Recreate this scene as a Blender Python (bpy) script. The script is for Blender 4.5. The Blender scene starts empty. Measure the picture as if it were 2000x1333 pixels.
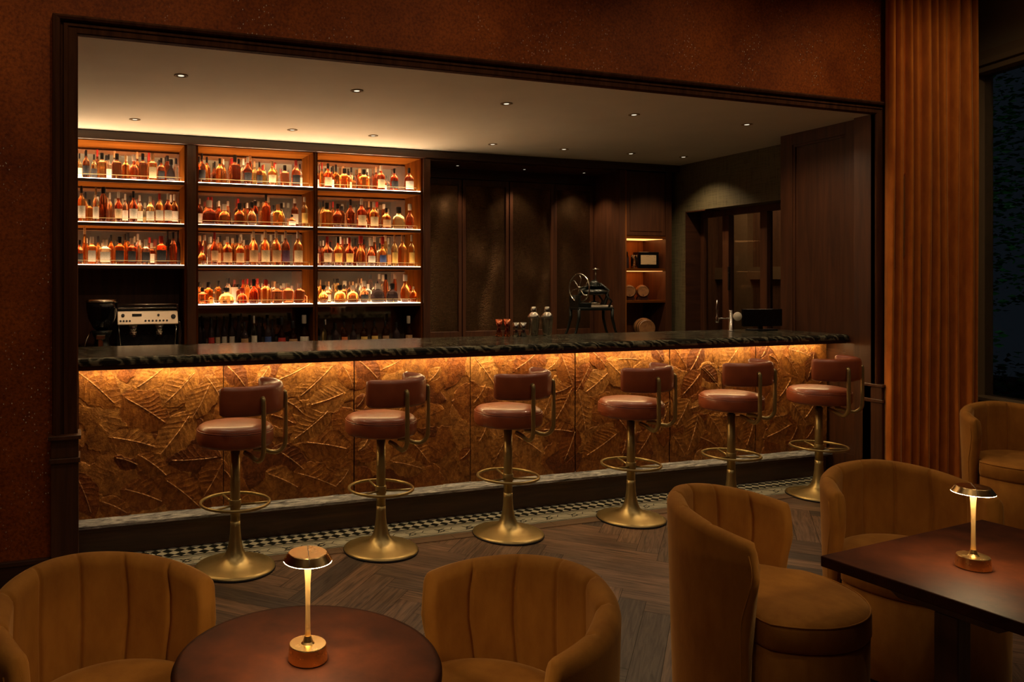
import bpy, bmesh, math, random
import numpy as np
from mathutils import Vector, Matrix

# ------------------------------------------------------------------ camera, world, exposure, lights
D = bpy.data
SC = bpy.context.scene
COL = SC.collection
R = math.radians
PI = math.pi

YAW = R(19.534)                       # camera turned to the right of the bar wall's normal
cam_d = D.cameras.new('camera'); cam = D.objects.new('camera', cam_d); COL.objects.link(cam)
cam.location = (0, 0, 1.6); cam.rotation_euler = (R(90), 0, -YAW)
cam_d.sensor_width = 36; cam_d.lens = 1522 / 2000 * 36
cam_d.shift_x = 0.15; cam_d.shift_y = -0.05875
cam_d.clip_start = 0.05; cam_d.clip_end = 60
SC.camera = cam

world = D.worlds.new('night'); SC.world = world; world.use_nodes = True
bg = world.node_tree.nodes['Background']
bg.inputs[0].default_value = (0.010, 0.014, 0.020, 1); bg.inputs[1].default_value = 0.35

vs = SC.view_settings
vs.view_transform = 'Standard'; vs.look = 'None'; vs.gamma = 1; vs.use_curve_mapping = False
vs.exposure = 0.0

WARM = (1.0, 0.74, 0.46)

def area_light(name, loc, rot, sx, sy, watts, color=WARM, spread=180):
    l = D.lights.new(name, 'AREA'); l.shape = 'RECTANGLE'; l.size = sx; l.size_y = sy
    l.energy = watts; l.color = color; l.spread = R(spread)
    o = D.objects.new(name, l); COL.objects.link(o); o.location = loc; o.rotation_euler = rot
    return o

def spot(name, loc, watts, angle=70, color=WARM, blend=0.6, size=0.03, rot=(0, 0, 0), parent=None):
    l = D.lights.new(name, 'SPOT'); l.energy = watts; l.color = color; l.spot_size = R(angle)
    l.spot_blend = blend; l.shadow_soft_size = size
    o = D.objects.new(name, l); COL.objects.link(o); o.location = loc; o.rotation_euler = rot
    if parent: o.parent = parent
    return o

# light levels of the place, all in one spot for tuning
LV = dict(lounge=22, lounge_wide=14, bar_ceiling=25.0, soffit=22.0, led=22.0, shelf=7.8, niche=.30, lamp=90.0)

# downlights of the lounge: wide soft fittings in the lounge ceiling (z 3.95), out of view above
for lx, ly, w in ((-1.3, 3.1, .9), (0.3, 3.1, 1.0), (2.2, 3.1, 1.0), (4.1, 3.1, 1.0), (5.25, 3.2, 1.5),
                  (0.2, 1.2, 0.9), (2.4, 1.2, 0.9), (4.6, 1.2, 0.8)):
    spot('lounge_downlight', (lx, ly, 3.93), LV['lounge'] * w, 124, WARM, 0.9, 0.06, (R(24 if ly > 2 else 0), 0, R(-25 if lx > 5 else 0)))
area_light('lounge_fill', (2.2, 1.6, 3.9), (0, 0, 0), 6.5, 3.4, LV['lounge_wide'], (1.0, 0.76, 0.50))  # broad unseen panel added as ambient fill, not a modelled fitting

# ------------------------------------------------------------------ materials
def nm(name):
    m = D.materials.new(name); m.use_nodes = True
    return m, m.node_tree, m.node_tree.nodes['Principled BSDF']

def N(nt, kind, **kw):
    n = nt.nodes.new(kind)
    for k, v in kw.items():
        if k.startswith('i_'):
            n.inputs[k[2:].replace('_', ' ')].default_value = v
        elif k.startswith('n_'):
            n.inputs[int(k[2:])].default_value = v
        else: setattr(n, k, v)
    return n

def coords(nt, scale=(1, 1, 1), rot=(0, 0, 0), space='Object'):
    tc = nt.nodes.new('ShaderNodeTexCoord'); mp = nt.nodes.new('ShaderNodeMapping')
    nt.links.new(tc.outputs[space], mp.inputs['Vector'])
    mp.inputs['Scale'].default_value = scale; mp.inputs['Rotation'].default_value = rot
    return mp.outputs['Vector']

def ramp(nt, fac, stops):
    r = nt.nodes.new('ShaderNodeValToRGB'); e = r.color_ramp.elements
    while len(e) < len(stops): e.new(0.5)
    for k, (p, c) in zip(e, stops):
        k.position = p; k.color = (c[0], c[1], c[2], 1) if isinstance(c, (tuple, list)) else (c, c, c, 1)
    nt.links.new(fac, r.inputs[0]); return r.outputs[0]

def bump(nt, h, b, strength=0.3, dist=0.01):
    n = nt.nodes.new('ShaderNodeBump'); n.inputs['Strength'].default_value = strength
    n.inputs['Distance'].default_value = dist
    nt.links.new(h, n.inputs['Height']); nt.links.new(n.outputs[0], b.inputs['Normal'])

def plain(name, col, rough=0.5, metal=0.0, spec=0.5, coat=0.0, emit=None, es=1.0):
    m, nt, b = nm(name)
    b.inputs['Base Color'].default_value = (*col, 1); b.inputs['Roughness'].default_value = rough
    b.inputs['Metallic'].default_value = metal; b.inputs['Specular IOR Level'].default_value = spec
    b.inputs['Coat Weight'].default_value = coat; b.inputs['Coat Roughness'].default_value = 0.1
    if emit:
        b.inputs['Emission Color'].default_value = (*emit, 1); b.inputs['Emission Strength'].default_value = es
    else:
        n = N(nt, 'ShaderNodeTexNoise', i_Scale=35.0, i_Detail=3.0)
        nt.links.new(coords(nt), n.inputs['Vector'])
        r = ramp(nt, n.outputs['Fac'], [(0.25, max(0.02, rough - 0.05)), (0.75, min(1, rough + 0.07))])
        nt.links.new(r, b.inputs['Roughness'])
    return m

def wood(name, c1, c2, rough=0.35, axis='z', scale=9.0, coat=0.25, spec=.5):
    m, nt, b = nm(name); b.inputs['Specular IOR Level'].default_value = spec
    s = {'z': (scale, scale, scale * .07), 'x': (scale * .07, scale, scale), 'y': (scale, scale * .07, scale)}[axis]
    v = coords(nt, s)
    n = N(nt, 'ShaderNodeTexNoise', i_Scale=2.0, i_Detail=8.0, i_Roughness=0.62, i_Distortion=0.8)
    nt.links.new(v, n.inputs['Vector'])
    nt.links.new(ramp(nt, n.outputs['Fac'], [(0.3, c1), (0.72, c2)]), b.inputs['Base Color'])
    nt.links.new(ramp(nt, n.outputs['Fac'], [(0.3, rough + .1), (0.75, rough)]), b.inputs['Roughness'])
    b.inputs['Coat Weight'].default_value = coat; b.inputs['Coat Roughness'].default_value = 0.22
    bump(nt, n.outputs['Fac'], b, 0.12, 0.004)
    return m

M = {}
M['wood'] = wood('dark_walnut', (0.040, 0.0135, 0.0055), (0.105, 0.038, 0.015))
M['woodx'] = wood('dark_walnut_lengthwise', (0.030, 0.0105, 0.0055), (0.075, 0.028, 0.013), axis='x')
M['woody'] = wood('dark_walnut_depthwise', (0.030, 0.0105, 0.0055), (0.075, 0.028, 0.013), axis='y')
M['warmwood'] = wood('shelving_walnut', (0.070, 0.018, 0.0024), (0.16, 0.050, 0.007), .7, axis='x', coat=0, spec=.0)
M['warmwoodz'] = wood('shelving_walnut_upright', (0.055, 0.014, 0.0018), (0.13, 0.039, 0.0055), .7, coat=0, spec=.0)
M['framewood'] = wood('oiled_walnut_frame', (0.036, 0.0125, 0.0052), (0.105, 0.038, 0.015), .75, coat=0, spec=.08)
M['litnichewood'] = wood('walnut_lightened_for_niche_glow', (0.13, 0.042, 0.010), (0.30, 0.105, 0.026), .6, coat=0, spec=.1)  # shelving walnut with its colour lightened to imitate stronger niche light
M['oakboard'] = wood('smoked_oak_board', (0.10, 0.060, 0.036), (0.20, 0.120, 0.070), .5, 'x', 14, 0)
M['panelsteel'] = plain('brushed_steel_panel', (0.70, 0.60, 0.47), 0.42, 0.75)
M['brass'] = plain('satin_bronze', (0.40, 0.30, 0.125), 0.36, 0.75)
M['gold'] = plain('polished_brass', (0.88, 0.60, 0.25), 0.24, 1.0)
M['goldstem'] = plain('satin_brass_stem', (0.88, 0.58, 0.24), 0.42, .85)
M['steel'] = plain('polished_steel', (0.62, 0.58, 0.52), 0.16, 1.0)
M['copper'] = plain('copper', (0.80, 0.25, 0.12), 0.14, 1.0)
M['black'] = plain('black_plastic', (0.008, 0.008, 0.009), 0.3)
M['iron'] = plain('black_cast_iron', (0.022, 0.026, 0.022), 0.30, 0.6)
M['silver'] = plain('worn_silver', (0.50, 0.46, 0.38), 0.22, 1.0)
M['ivory'] = plain('ivory_ceramic', (0.70, 0.62, 0.48), 0.3)
M['rubber'] = plain('rubber', (0.01, 0.01, 0.01), 0.7)
M['screenblack'] = plain('screen_black', (0.004, 0.004, 0.005), 0.12)

def emis(name, col, s):
    m, nt, b = nm(name); nt.nodes.remove(b)
    e = nt.nodes.new('ShaderNodeEmission'); e.inputs[0].default_value = (*col, 1); e.inputs[1].default_value = s
    nt.links.new(e.outputs[0], nt.nodes['Material Output'].inputs[0]); return m
M['led'] = emis('led_strip_light', (1.0, 0.68, 0.30), LV['led'])
M['topshelflight'] = emis('top_shelf_light_panel', (1.0, 0.72, 0.45), LV['shelf'] * 2.1)
M['shelflight'] = emis('shelf_light_panel', (1.0, 0.66, 0.38), LV['shelf'])
M['nichelight'] = emis('niche_light', (1.0, 0.38, 0.10), LV['niche'] * 8)
M['lamplight'] = emis('lamp_diffuser', (1.0, 0.70, 0.36), LV['lamp'])
M['lens'] = emis('downlight_lens', (1.0, 0.86, 0.62), 1.1)

def mat_cork():
    m, nt, b = nm('embossed_orange_wallcovering')
    v = coords(nt)
    n1 = N(nt, 'ShaderNodeTexNoise', i_Scale=2.2, i_Detail=6.0, i_Roughness=.65); nt.links.new(v, n1.inputs['Vector'])
    n2 = N(nt, 'ShaderNodeTexNoise', i_Scale=60.0, i_Detail=6.0, i_Roughness=.7); nt.links.new(v, n2.inputs['Vector'])
    c1 = ramp(nt, n1.outputs['Fac'], [(0.3, (0.22, 0.042, 0.004)), (0.7, (0.44, 0.100, 0.010))])
    c2 = ramp(nt, n2.outputs['Fac'], [(0.35, (0.32, 0.28, 0.26)), (0.6, (1, 1, 1))])
    mx = N(nt, 'ShaderNodeMix', data_type='RGBA', blend_type='MULTIPLY'); mx.inputs[0].default_value = .75
    nt.links.new(c1, mx.inputs[6]); nt.links.new(c2, mx.inputs[7])
    # scattered mica flecks in clusters
    vo = N(nt, 'ShaderNodeTexVoronoi', i_Scale=75.0); nt.links.new(coords(nt, (1, 1, .6)), vo.inputs['Vector'])
    f1 = ramp(nt, vo.outputs['Distance'], [(0.13, 1.0), (0.20, 0.0)])
    n3 = N(nt, 'ShaderNodeTexNoise', i_Scale=2.6, i_Detail=4.0); nt.links.new(coords(nt, (1, 1, .6)), n3.inputs['Vector'])
    f2 = ramp(nt, n3.outputs['Fac'], [(0.50, 0.0), (0.60, 1.0)])
    se = N(nt, 'ShaderNodeSeparateColor'); nt.links.new(vo.outputs['Color'], se.inputs[0])
    f3 = ramp(nt, se.outputs[0], [(0.55, 0.0), (0.60, 1.0)])
    a = N(nt, 'ShaderNodeMath', operation='MULTIPLY'); nt.links.new(f1, a.inputs[0]); nt.links.new(f2, a.inputs[1])
    a2 = N(nt, 'ShaderNodeMath', operation='MULTIPLY'); nt.links.new(a.outputs[0], a2.inputs[0]); nt.links.new(f3, a2.inputs[1])
    mx2 = N(nt, 'ShaderNodeMix', data_type='RGBA'); nt.links.new(a2.outputs[0], mx2.inputs[0])
    nt.links.new(mx.outputs[2], mx2.inputs[6]); mx2.inputs[7].default_value = (0.95, 0.85, 0.62, 1)
    nt.links.new(mx2.outputs[2], b.inputs['Base Color'])
    b.inputs['Roughness'].default_value = .6; b.inputs['Specular IOR Level'].default_value = .2
    bump(nt, n2.outputs['Fac'], b, .5, .006)
    return m
M['cork'] = mat_cork()

def mat_velvet(name, c1, c2):
    m, nt, b = nm(name)
    n = N(nt, 'ShaderNodeTexNoise', i_Scale=14.0, i_Detail=5.0, i_Roughness=.6); nt.links.new(coords(nt, (1, 1, .4)), n.inputs['Vector'])
    nt.links.new(ramp(nt, n.outputs['Fac'], [(0.3, c1), (0.7, c2)]), b.inputs['Base Color'])
    b.inputs['Roughness'].default_value = .85; b.inputs['Specular IOR Level'].default_value = .2
    b.inputs['Sheen Weight'].default_value = .55; b.inputs['Sheen Roughness'].default_value = .35
    b.inputs['Sheen Tint'].default_value = (1.0, .62, .25, 1)
    n2 = N(nt, 'ShaderNodeTexNoise', i_Scale=260.0, i_Detail=2.0); nt.links.new(coords(nt), n2.inputs['Vector'])
    bump(nt, n2.outputs['Fac'], b, .15, .002)
    return m
M['velvet'] = mat_velvet('ochre_velvet', (0.30, 0.115, 0.016), (0.42, 0.175, 0.026))
M['curtain'] = mat_velvet('rust_velvet', (0.44, 0.112, 0.012), (0.62, 0.185, 0.020))

def mat_leather():
    m, nt, b = nm('tan_leather')
    n = N(nt, 'ShaderNodeTexNoise', i_Scale=7.0, i_Detail=6.0); nt.links.new(coords(nt), n.inputs['Vector'])
    nt.links.new(ramp(nt, n.outputs['Fac'], [(0.3, (0.20, 0.042, 0.016)), (0.7, (0.34, 0.082, 0.030))]), b.inputs['Base Color'])
    b.inputs['Roughness'].default_value = .38; b.inputs['Coat Weight'].default_value = .2
    n2 = N(nt, 'ShaderNodeTexVoronoi', i_Scale=220.0); nt.links.new(coords(nt), n2.inputs['Vector'])
    bump(nt, n2.outputs['Distance'], b, .12, .001)
    return m
M['leather'] = mat_leather()

def mat_marble(name, dark, mid, light, scale, rough=.12, lo=.45):
    m, nt, b = nm(name)
    v = coords(nt)
    n = N(nt, 'ShaderNodeTexNoise', i_Scale=1.6, i_Detail=5.0); nt.links.new(v, n.inputs['Vector'])
    ad = N(nt, 'ShaderNodeMix', data_type='RGBA', blend_type='ADD'); ad.inputs[0].default_value = .55
    nt.links.new(v, ad.inputs[6]); nt.links.new(n.outputs['Color'], ad.inputs[7])
    w = N(nt, 'ShaderNodeTexWave', i_Scale=scale, i_Distortion=9.0, i_Detail=4.0, i_Detail_Scale=1.6, bands_direction='DIAGONAL')
    nt.links.new(ad.outputs[2], w.inputs['Vector'])
    n5 = N(nt, 'ShaderNodeTexNoise', i_Scale=5.0, i_Detail=8.0, i_Roughness=.7); nt.links.new(v, n5.inputs['Vector'])
    mu = N(nt, 'ShaderNodeMath', operation='MULTIPLY'); nt.links.new(w.outputs['Fac'], mu.inputs[0]); nt.links.new(n5.outputs['Fac'], mu.inputs[1])
    nt.links.new(ramp(nt, mu.outputs[0], [(0.12, dark), (lo, mid), (lo + .22, light)]), b.inputs['Base Color'])
    b.inputs['Roughness'].default_value = rough
    return m
M['marble'] = mat_marble('dark_green_marble', (0.010, 0.011, 0.008), (0.034, 0.034, 0.022), (0.15, 0.14, 0.088), 6.5, .17, .30)
def mat_streaked():
    m, nt, b = nm('grey_streaked_marble')
    n = N(nt, 'ShaderNodeTexNoise', i_Scale=1.0, i_Detail=9.0, i_Roughness=.72, i_Distortion=1.2); nt.links.new(coords(nt, (7, 60, 60)), n.inputs['Vector'])
    nt.links.new(ramp(nt, n.outputs['Fac'], [(0.36, (0.06, 0.06, 0.065)), (0.5, (0.30, 0.30, 0.32)), (0.66, (0.72, 0.71, 0.72))]), b.inputs['Base Color'])
    b.inputs['Roughness'].default_value = .22; bump(nt, n.outputs['Fac'], b, .3, .004); return m
M['marble2'] = mat_streaked()

def mat_leafpanel():
    m, nt, b = nm('bronzed_leaf_relief')
    at = N(nt, 'ShaderNodeAttribute', attribute_name='tone')
    v = coords(nt)
    n = N(nt, 'ShaderNodeTexNoise', i_Scale=26.0, i_Detail=9.0, i_Roughness=.74, i_Distortion=.5); nt.links.new(coords(nt, (1, 1, .9)), n.inputs['Vector'])
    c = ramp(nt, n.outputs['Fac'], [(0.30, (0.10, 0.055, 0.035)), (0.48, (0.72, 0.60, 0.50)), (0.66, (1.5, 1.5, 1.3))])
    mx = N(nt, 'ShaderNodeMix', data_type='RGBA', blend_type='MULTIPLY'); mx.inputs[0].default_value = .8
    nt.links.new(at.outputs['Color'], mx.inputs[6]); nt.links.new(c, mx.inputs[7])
    nt.links.new(mx.outputs[2], b.inputs['Base Color'])
    b.inputs['Metallic'].default_value = .35; b.inputs['Roughness'].default_value = .38
    n2 = N(nt, 'ShaderNodeTexNoise', i_Scale=90.0, i_Detail=5.0, i_Roughness=.7); nt.links.new(v, n2.inputs['Vector'])
    bump(nt, n2.outputs['Fac'], b, .75, .006)
    return m
M['leaf'] = mat_leafpanel()

def mat_plaster():
    m, nt, b = nm('warm_white_plaster')
    n = N(nt, 'ShaderNodeTexNoise', i_Scale=3.0, i_Detail=4.0); nt.links.new(coords(nt), n.inputs['Vector'])
    nt.links.new(ramp(nt, n.outputs['Fac'], [(0.3, (0.66, 0.64, 0.52)), (0.7, (0.71, 0.69, 0.56))]), b.inputs['Base Color'])
    b.inputs['Roughness'].default_value = .9; return m
M['plaster'] = mat_plaster()

def mat_grass():
    m, nt, b = nm('woven_grasscloth')
    w = N(nt, 'ShaderNodeTexNoise', i_Scale=1.0, i_Detail=3.0); nt.links.new(coords(nt, (6, 6, 300)), w.inputs['Vector'])
    w2 = N(nt, 'ShaderNodeTexNoise', i_Scale=1.0, i_Detail=3.0); nt.links.new(coords(nt, (190, 190, 6)), w2.inputs['Vector'])
    ad = N(nt, 'ShaderNodeMath', operation='ADD'); nt.links.new(w.outputs['Fac'], ad.inputs[0]); nt.links.new(w2.outputs['Fac'], ad.inputs[1])
    nt.links.new(ramp(nt, ad.outputs[0], [(0.75, (0.050, 0.042, 0.020)), (1.15, (0.145, 0.120, 0.058))]), b.inputs['Base Color'])
    b.inputs['Roughness'].default_value = .6; bump(nt, ad.outputs[0], b, .4, .003); return m
M['grass'] = mat_grass()

def mat_floor():
    m, nt, b = nm('smoked_oak_planks')
    at = N(nt, 'ShaderNodeAttribute', attribute_name='tone')
    uv = N(nt, 'ShaderNodeUVMap', uv_map='grain'); mp = nt.nodes.new('ShaderNodeMapping'); mp.inputs['Scale'].default_value = (3.0, 42, 1)
    nt.links.new(uv.outputs[0], mp.inputs[0])
    n = N(nt, 'ShaderNodeTexNoise', i_Scale=1.0, i_Detail=7.0, i_Roughness=.65, i_Distortion=1.4); nt.links.new(mp.outputs[0], n.inputs['Vector'])
    c = ramp(nt, n.outputs['Fac'], [(0.32, (0.24, 0.22, 0.20)), (0.6, (1.05, 0.98, 0.92))])
    mx = N(nt, 'ShaderNodeMix', data_type='RGBA', blend_type='MULTIPLY'); mx.inputs[0].default_value = 1
    nt.links.new(at.outputs['Color'], mx.inputs[6]); nt.links.new(c, mx.inputs[7])
    nt.links.new(mx.outputs[2], b.inputs['Base Color'])
    nt.links.new(ramp(nt, n.outputs['Fac'], [(0.3, .55), (0.7, .40)]), b.inputs['Roughness'])
    bump(nt, n.outputs['Fac'], b, .25, .003); return m
M['floor'] = mat_floor()

def mat_tabletop():
    m, nt, b = nm('oxblood_lacquered_tabletop')
    n = N(nt, 'ShaderNodeTexNoise', i_Scale=9.0, i_Detail=7.0, i_Roughness=.65); nt.links.new(coords(nt), n.inputs['Vector'])
    nt.links.new(ramp(nt, n.outputs['Fac'], [(0.3, (0.020, 0.0056, 0.0022)), (0.72, (0.066, 0.0165, 0.0046))]), b.inputs['Base Color'])
    b.inputs['Roughness'].default_value = .55; b.inputs['Specular IOR Level'].default_value = .10
    return m
M['tabletop'] = mat_tabletop()

def mat_mirror():
    m, nt, b = nm('antique_mirror')
    n = N(nt, 'ShaderNodeTexNoise', i_Scale=6.0, i_Detail=6.0); nt.links.new(coords(nt), n.inputs['Vector'])
    nt.links.new(ramp(nt, n.outputs['Fac'], [(0.35, (0.50, 0.46, 0.38)), (0.7, (0.68, 0.63, 0.53))]), b.inputs['Base Color'])
    b.inputs['Metallic'].default_value = .88; b.inputs['Roughness'].default_value = .05; return m
M['mirror'] = mat_mirror()

def mat_gauze():
    m, nt, b = nm('copper_wire_gauze')
    w = N(nt, 'ShaderNodeTexNoise', i_Scale=1.0, i_Detail=4.0, i_Roughness=.7); nt.links.new(coords(nt, (14, 14, 520)), w.inputs['Vector'])
    w2 = N(nt, 'ShaderNodeTexNoise', i_Scale=1.0, i_Detail=4.0, i_Roughness=.7); nt.links.new(coords(nt, (480, 480, 14)), w2.inputs['Vector'])
    ad = N(nt, 'ShaderNodeMath', operation='ADD'); nt.links.new(w.outputs['Fac'], ad.inputs[0]); nt.links.new(w2.outputs['Fac'], ad.inputs[1])
    nt.links.new(ramp(nt, ad.outputs[0], [(0.8, (0.035, 0.018, 0.008)), (1.15, (0.22, 0.125, 0.060))]), b.inputs['Base Color'])
    b.inputs['Metallic'].default_value = .9; b.inputs['Roughness'].default_value = .27
    bump(nt, ad.outputs[0], b, .55, .003)
    tg = N(nt, 'ShaderNodeTangent', direction_type='RADIAL', axis='Z'); nt.links.new(tg.outputs[0], b.inputs['Tangent'])
    b.inputs['Anisotropic'].default_value = .7; return m
M['gauze'] = mat_gauze()

def mat_glass(name, col, rough=0.0, ior=1.45):
    m, nt, b = nm(name)
    n = N(nt, 'ShaderNodeTexNoise', i_Scale=30.0); nt.links.new(coords(nt), n.inputs['Vector'])
    nt.links.new(ramp(nt, n.outputs['Fac'], [(0.3, tuple(c * .93 for c in col)), (0.7, col)]), b.inputs['Base Color'])
    b.inputs['Transmission Weight'].default_value = 1; b.inputs['Roughness'].default_value = rough; b.inputs['IOR'].default_value = ior
    return m
M['pane'] = mat_glass('window_glass', (0.93, 0.95, 0.93), 0.0, 1.25)
M['crystal'] = mat_glass('clear_glass', (0.96, 0.95, 0.92))
LIQ = {'a': ('amber', (0.93, 0.47, 0.16)), 'd': ('dark amber', (0.50, 0.17, 0.07)), 'r': ('red-brown', (0.76, 0.23, 0.09)),
       'y': ('golden', (0.97, 0.74, 0.34)), 'o': ('orange', (0.96, 0.42, 0.12)), 'w': ('clear', (0.95, 0.86, 0.72)), 'p': ('near-black', (0.06, 0.04, 0.04))}
CAP = {'k': ('black', (0.012, 0.010, 0.010)), 'r': ('red', (0.38, 0.022, 0.012)), 'w': ('pale', (0.62, 0.54, 0.42)), 'o': ('cork-coloured', (0.45, 0.24, 0.10)), 'g': ('gold', (0.70, 0.45, 0.16))}
LAB = {'w': ('white', (0.62, 0.56, 0.45)), 'k': ('black', (0.016, 0.014, 0.016)), 'c': ('cream', (0.58, 0.43, 0.24)), 'b': ('blue', (0.03, 0.06, 0.20)),
       'y': ('yellow', (0.75, 0.48, 0.12)), 't': ('tan', (0.42, 0.24, 0.11)), 'r': ('red', (0.42, 0.03, 0.02)), 'p': ('plum', (0.07, 0.02, 0.05)), 'o': ('orange', (0.7, 0.2, 0.05))}
for k, (w, c) in LIQ.items():
    g, nt, b = nm('bottle_glass_' + w.replace(' ', '_'))
    b.inputs['Base Color'].default_value = (*c, 1); b.inputs['Transmission Weight'].default_value = .995 if k != 'p' else .5
    b.inputs['Roughness'].default_value = .04; b.inputs['IOR'].default_value = 1.33
    n = N(nt, 'ShaderNodeTexNoise', i_Scale=60.0); nt.links.new(coords(nt), n.inputs['Vector']); bump(nt, n.outputs['Fac'], b, .06, .002)
    M['L' + k] = g
for k, (w, c) in CAP.items(): M['C' + k] = plain('cap_' + w.replace('-', '_'), c, .4)
def mat_label(name, c):
    m, nt, b = nm(name)
    v = N(nt, 'ShaderNodeTexNoise', i_Scale=1.0, i_Detail=3.0, i_Roughness=.8); nt.links.new(coords(nt, (9, 9, 55)), v.inputs['Vector'])
    lum = sum(c) / 3
    c2 = tuple(x * .6 for x in c) if lum > .15 else tuple(x + .05 for x in c)
    nt.links.new(ramp(nt, v.outputs['Fac'], [(0.40, c2), (0.44, c)]), b.inputs['Base Color'])
    b.inputs['Roughness'].default_value = .6
    b.inputs['Subsurface Weight'].default_value = 0.0; return m
for k, (w, c) in LAB.items(): M['B' + k] = mat_label('paper_label_' + w, c)
M['tile_w'] = plain('ivory_mosaic', (0.44, 0.43, 0.36), .4)
M['tile_k'] = plain('black_mosaic', (0.010, 0.012, 0.010), .35)
M['creamwall'] = plain('cream_blind', (0.30, 0.22, 0.11), .8)
M['paintedtrim'] = plain('painted_timber', (0.26, 0.17, 0.085), .5)
M['foliage'] = plain('leaf_green', (0.02, 0.16, 0.05), .5)
M['bark'] = plain('bark', (0.05, 0.035, 0.02), .8)
M['soil'] = plain('soil', (0.02, 0.016, 0.010), .9)
M['redflower'] = plain('red_petals', (0.35, 0.01, 0.01), .6)
M['oak'] = wood('oak_staves', (0.16, 0.070, 0.024), (0.38, 0.18, 0.065), .4, 'y', 12)
M['backroom'] = wood('back_room_panelling', (0.10, 0.045, 0.02), (0.20, 0.095, 0.04), .5)

# ------------------------------------------------------------------ mesh helpers
class MB:
    def __init__(s): s.v = []; s.f = []; s.sm = []; s.mi = []; s.cm = 0
    def add(s, vs_, fs, smooth=False):
        o = len(s.v); s.v += [tuple(p) for p in vs_]
        for f in fs: s.f.append(tuple(i + o for i in f)); s.sm.append(smooth); s.mi.append(s.cm)
        return s
    def box(s, x0, x1, y0, y1, z0, z1, mat=None):
        p = [(x0, y0, z0), (x1, y0, z0), (x1, y1, z0), (x0, y1, z0), (x0, y0, z1), (x1, y0, z1), (x1, y1, z1), (x0, y1, z1)]
        if mat is not None: p = [tuple(mat @ Vector(q)) for q in p]
        return s.add(p, [(0, 3, 2, 1), (4, 5, 6, 7), (0, 1, 5, 4), (1, 2, 6, 5), (2, 3, 7, 6), (3, 0, 4, 7)])
    def lathe(s, prof, c=(0, 0, 0), n=32, mat=None, smooth=True, sx=1, sy=1, sq=0):
        # prof: (radius, z) from bottom to top; sq>0 squares the section off
        vs_, fs = [], []
        for r, z in prof:
            for k in range(n):
                a = 2 * PI * k / n; ca, sa = math.cos(a), math.sin(a)
                if sq: 
                    q = (abs(ca) ** sq + abs(sa) ** sq) ** (-1 / sq)
                    ca *= q; sa *= q
                p = Vector((r * ca * sx, r * sa * sy, z))
                if mat is not None: p = mat @ p
                vs_.append((p[0] + c[0], p[1] + c[1], p[2] + c[2]))
        m = len(prof)
        for i in range(m - 1):
            for k in range(n):
                k2 = (k + 1) % n
                fs.append((i * n + k, i * n + k2, (i + 1) * n + k2, (i + 1) * n + k))
        s.add(vs_, fs, smooth)
        o = len(s.v) - len(vs_)
        if prof[0][0] > 1e-6: s.f.append(tuple(o + k for k in reversed(range(n)))); s.sm.append(False); s.mi.append(s.cm)
        if prof[-1][0] > 1e-6: s.f.append(tuple(o + (m - 1) * n + k for k in range(n))); s.sm.append(False); s.mi.append(s.cm)
        return s
    def tube(s, pts, r, n=12, closed=False, caps=True):
        P = [Vector(p) for p in pts]; m = len(P); vs_, fs = [], []
        rr = r if isinstance(r, (list, tuple)) else [r] * m
        prev = None
        for i in range(m):
            if closed: t = (P[(i + 1) % m] - P[i - 1]).normalized()
            else: t = (P[min(i + 1, m - 1)] - P[max(i - 1, 0)]).normalized()
            if prev is None:
                up = Vector((0, 0, 1)) if abs(t.z) < .9 else Vector((1, 0, 0))
                u = t.cross(up).normalized()
            else: u = (prev - t * prev.dot(t)).normalized()
            w = t.cross(u); prev = u
            for k in range(n):
                a = 2 * PI * k / n; vs_.append(P[i] + (u * math.cos(a) + w * math.sin(a)) * rr[i])
        mm = m if closed else m - 1
        for i in range(mm):
            j = (i + 1) % m
            for k in range(n):
                k2 = (k + 1) % n; fs.append((i * n + k, i * n + k2, j * n + k2, j * n + k))
        s.add(vs_, fs, True)
        if not closed and caps:
            o = len(s.v) - len(vs_)
            s.f.append(tuple(o + k for k in reversed(range(n)))); s.sm.append(False); s.mi.append(s.cm)
            s.f.append(tuple(o + (m - 1) * n + k for k in range(n))); s.sm.append(False); s.mi.append(s.cm)
        return s
    def prism(s, poly, y0, y1, plane='xz'):
        # polygon in xz extruded along y (or in xy extruded along z)
        n = len(poly)
        if plane == 'xz': vs_ = [(a, y0, b) for a, b in poly] + [(a, y1, b) for a, b in poly]
        elif plane == 'xy': vs_ = [(a, b, y0) for a, b in poly] + [(a, b, y1) for a, b in poly]
        else: vs_ = [(y0, a, b) for a, b in poly] + [(y1, a, b) for a, b in poly]
        fs = [tuple(range(n)), tuple(reversed(range(n, 2 * n)))]
        for i in range(n): j = (i + 1) % n; fs.append((i, i + n, j + n, j))
        return s.add(vs_, fs)
    def build(s, name, mats, parent=None, bevel=0, loc=None, seg=2):
        me = D.meshes.new(name); me.from_pydata(s.v, [], s.f)
        for m in (mats if isinstance(mats, (list, tuple)) else [mats]): me.materials.append(M[m] if isinstance(m, str) else m)
        me.polygons.foreach_set('use_smooth', s.sm); me.polygons.foreach_set('material_index', s.mi)
        bm = bmesh.new(); bm.from_mesh(me); bmesh.ops.recalc_face_normals(bm, faces=bm.faces); bm.to_mesh(me); bm.free()
        me.update()
        o = D.objects.new(name, me); COL.objects.link(o)
        if parent is not None: o.parent = parent
        if loc is not None: o.location = loc
        if bevel:
            b = o.modifiers.new('edge', 'BEVEL'); b.width = bevel; b.segments = seg; b.limit_method = 'ANGLE'; b.angle_limit = R(40)
        return o

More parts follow.
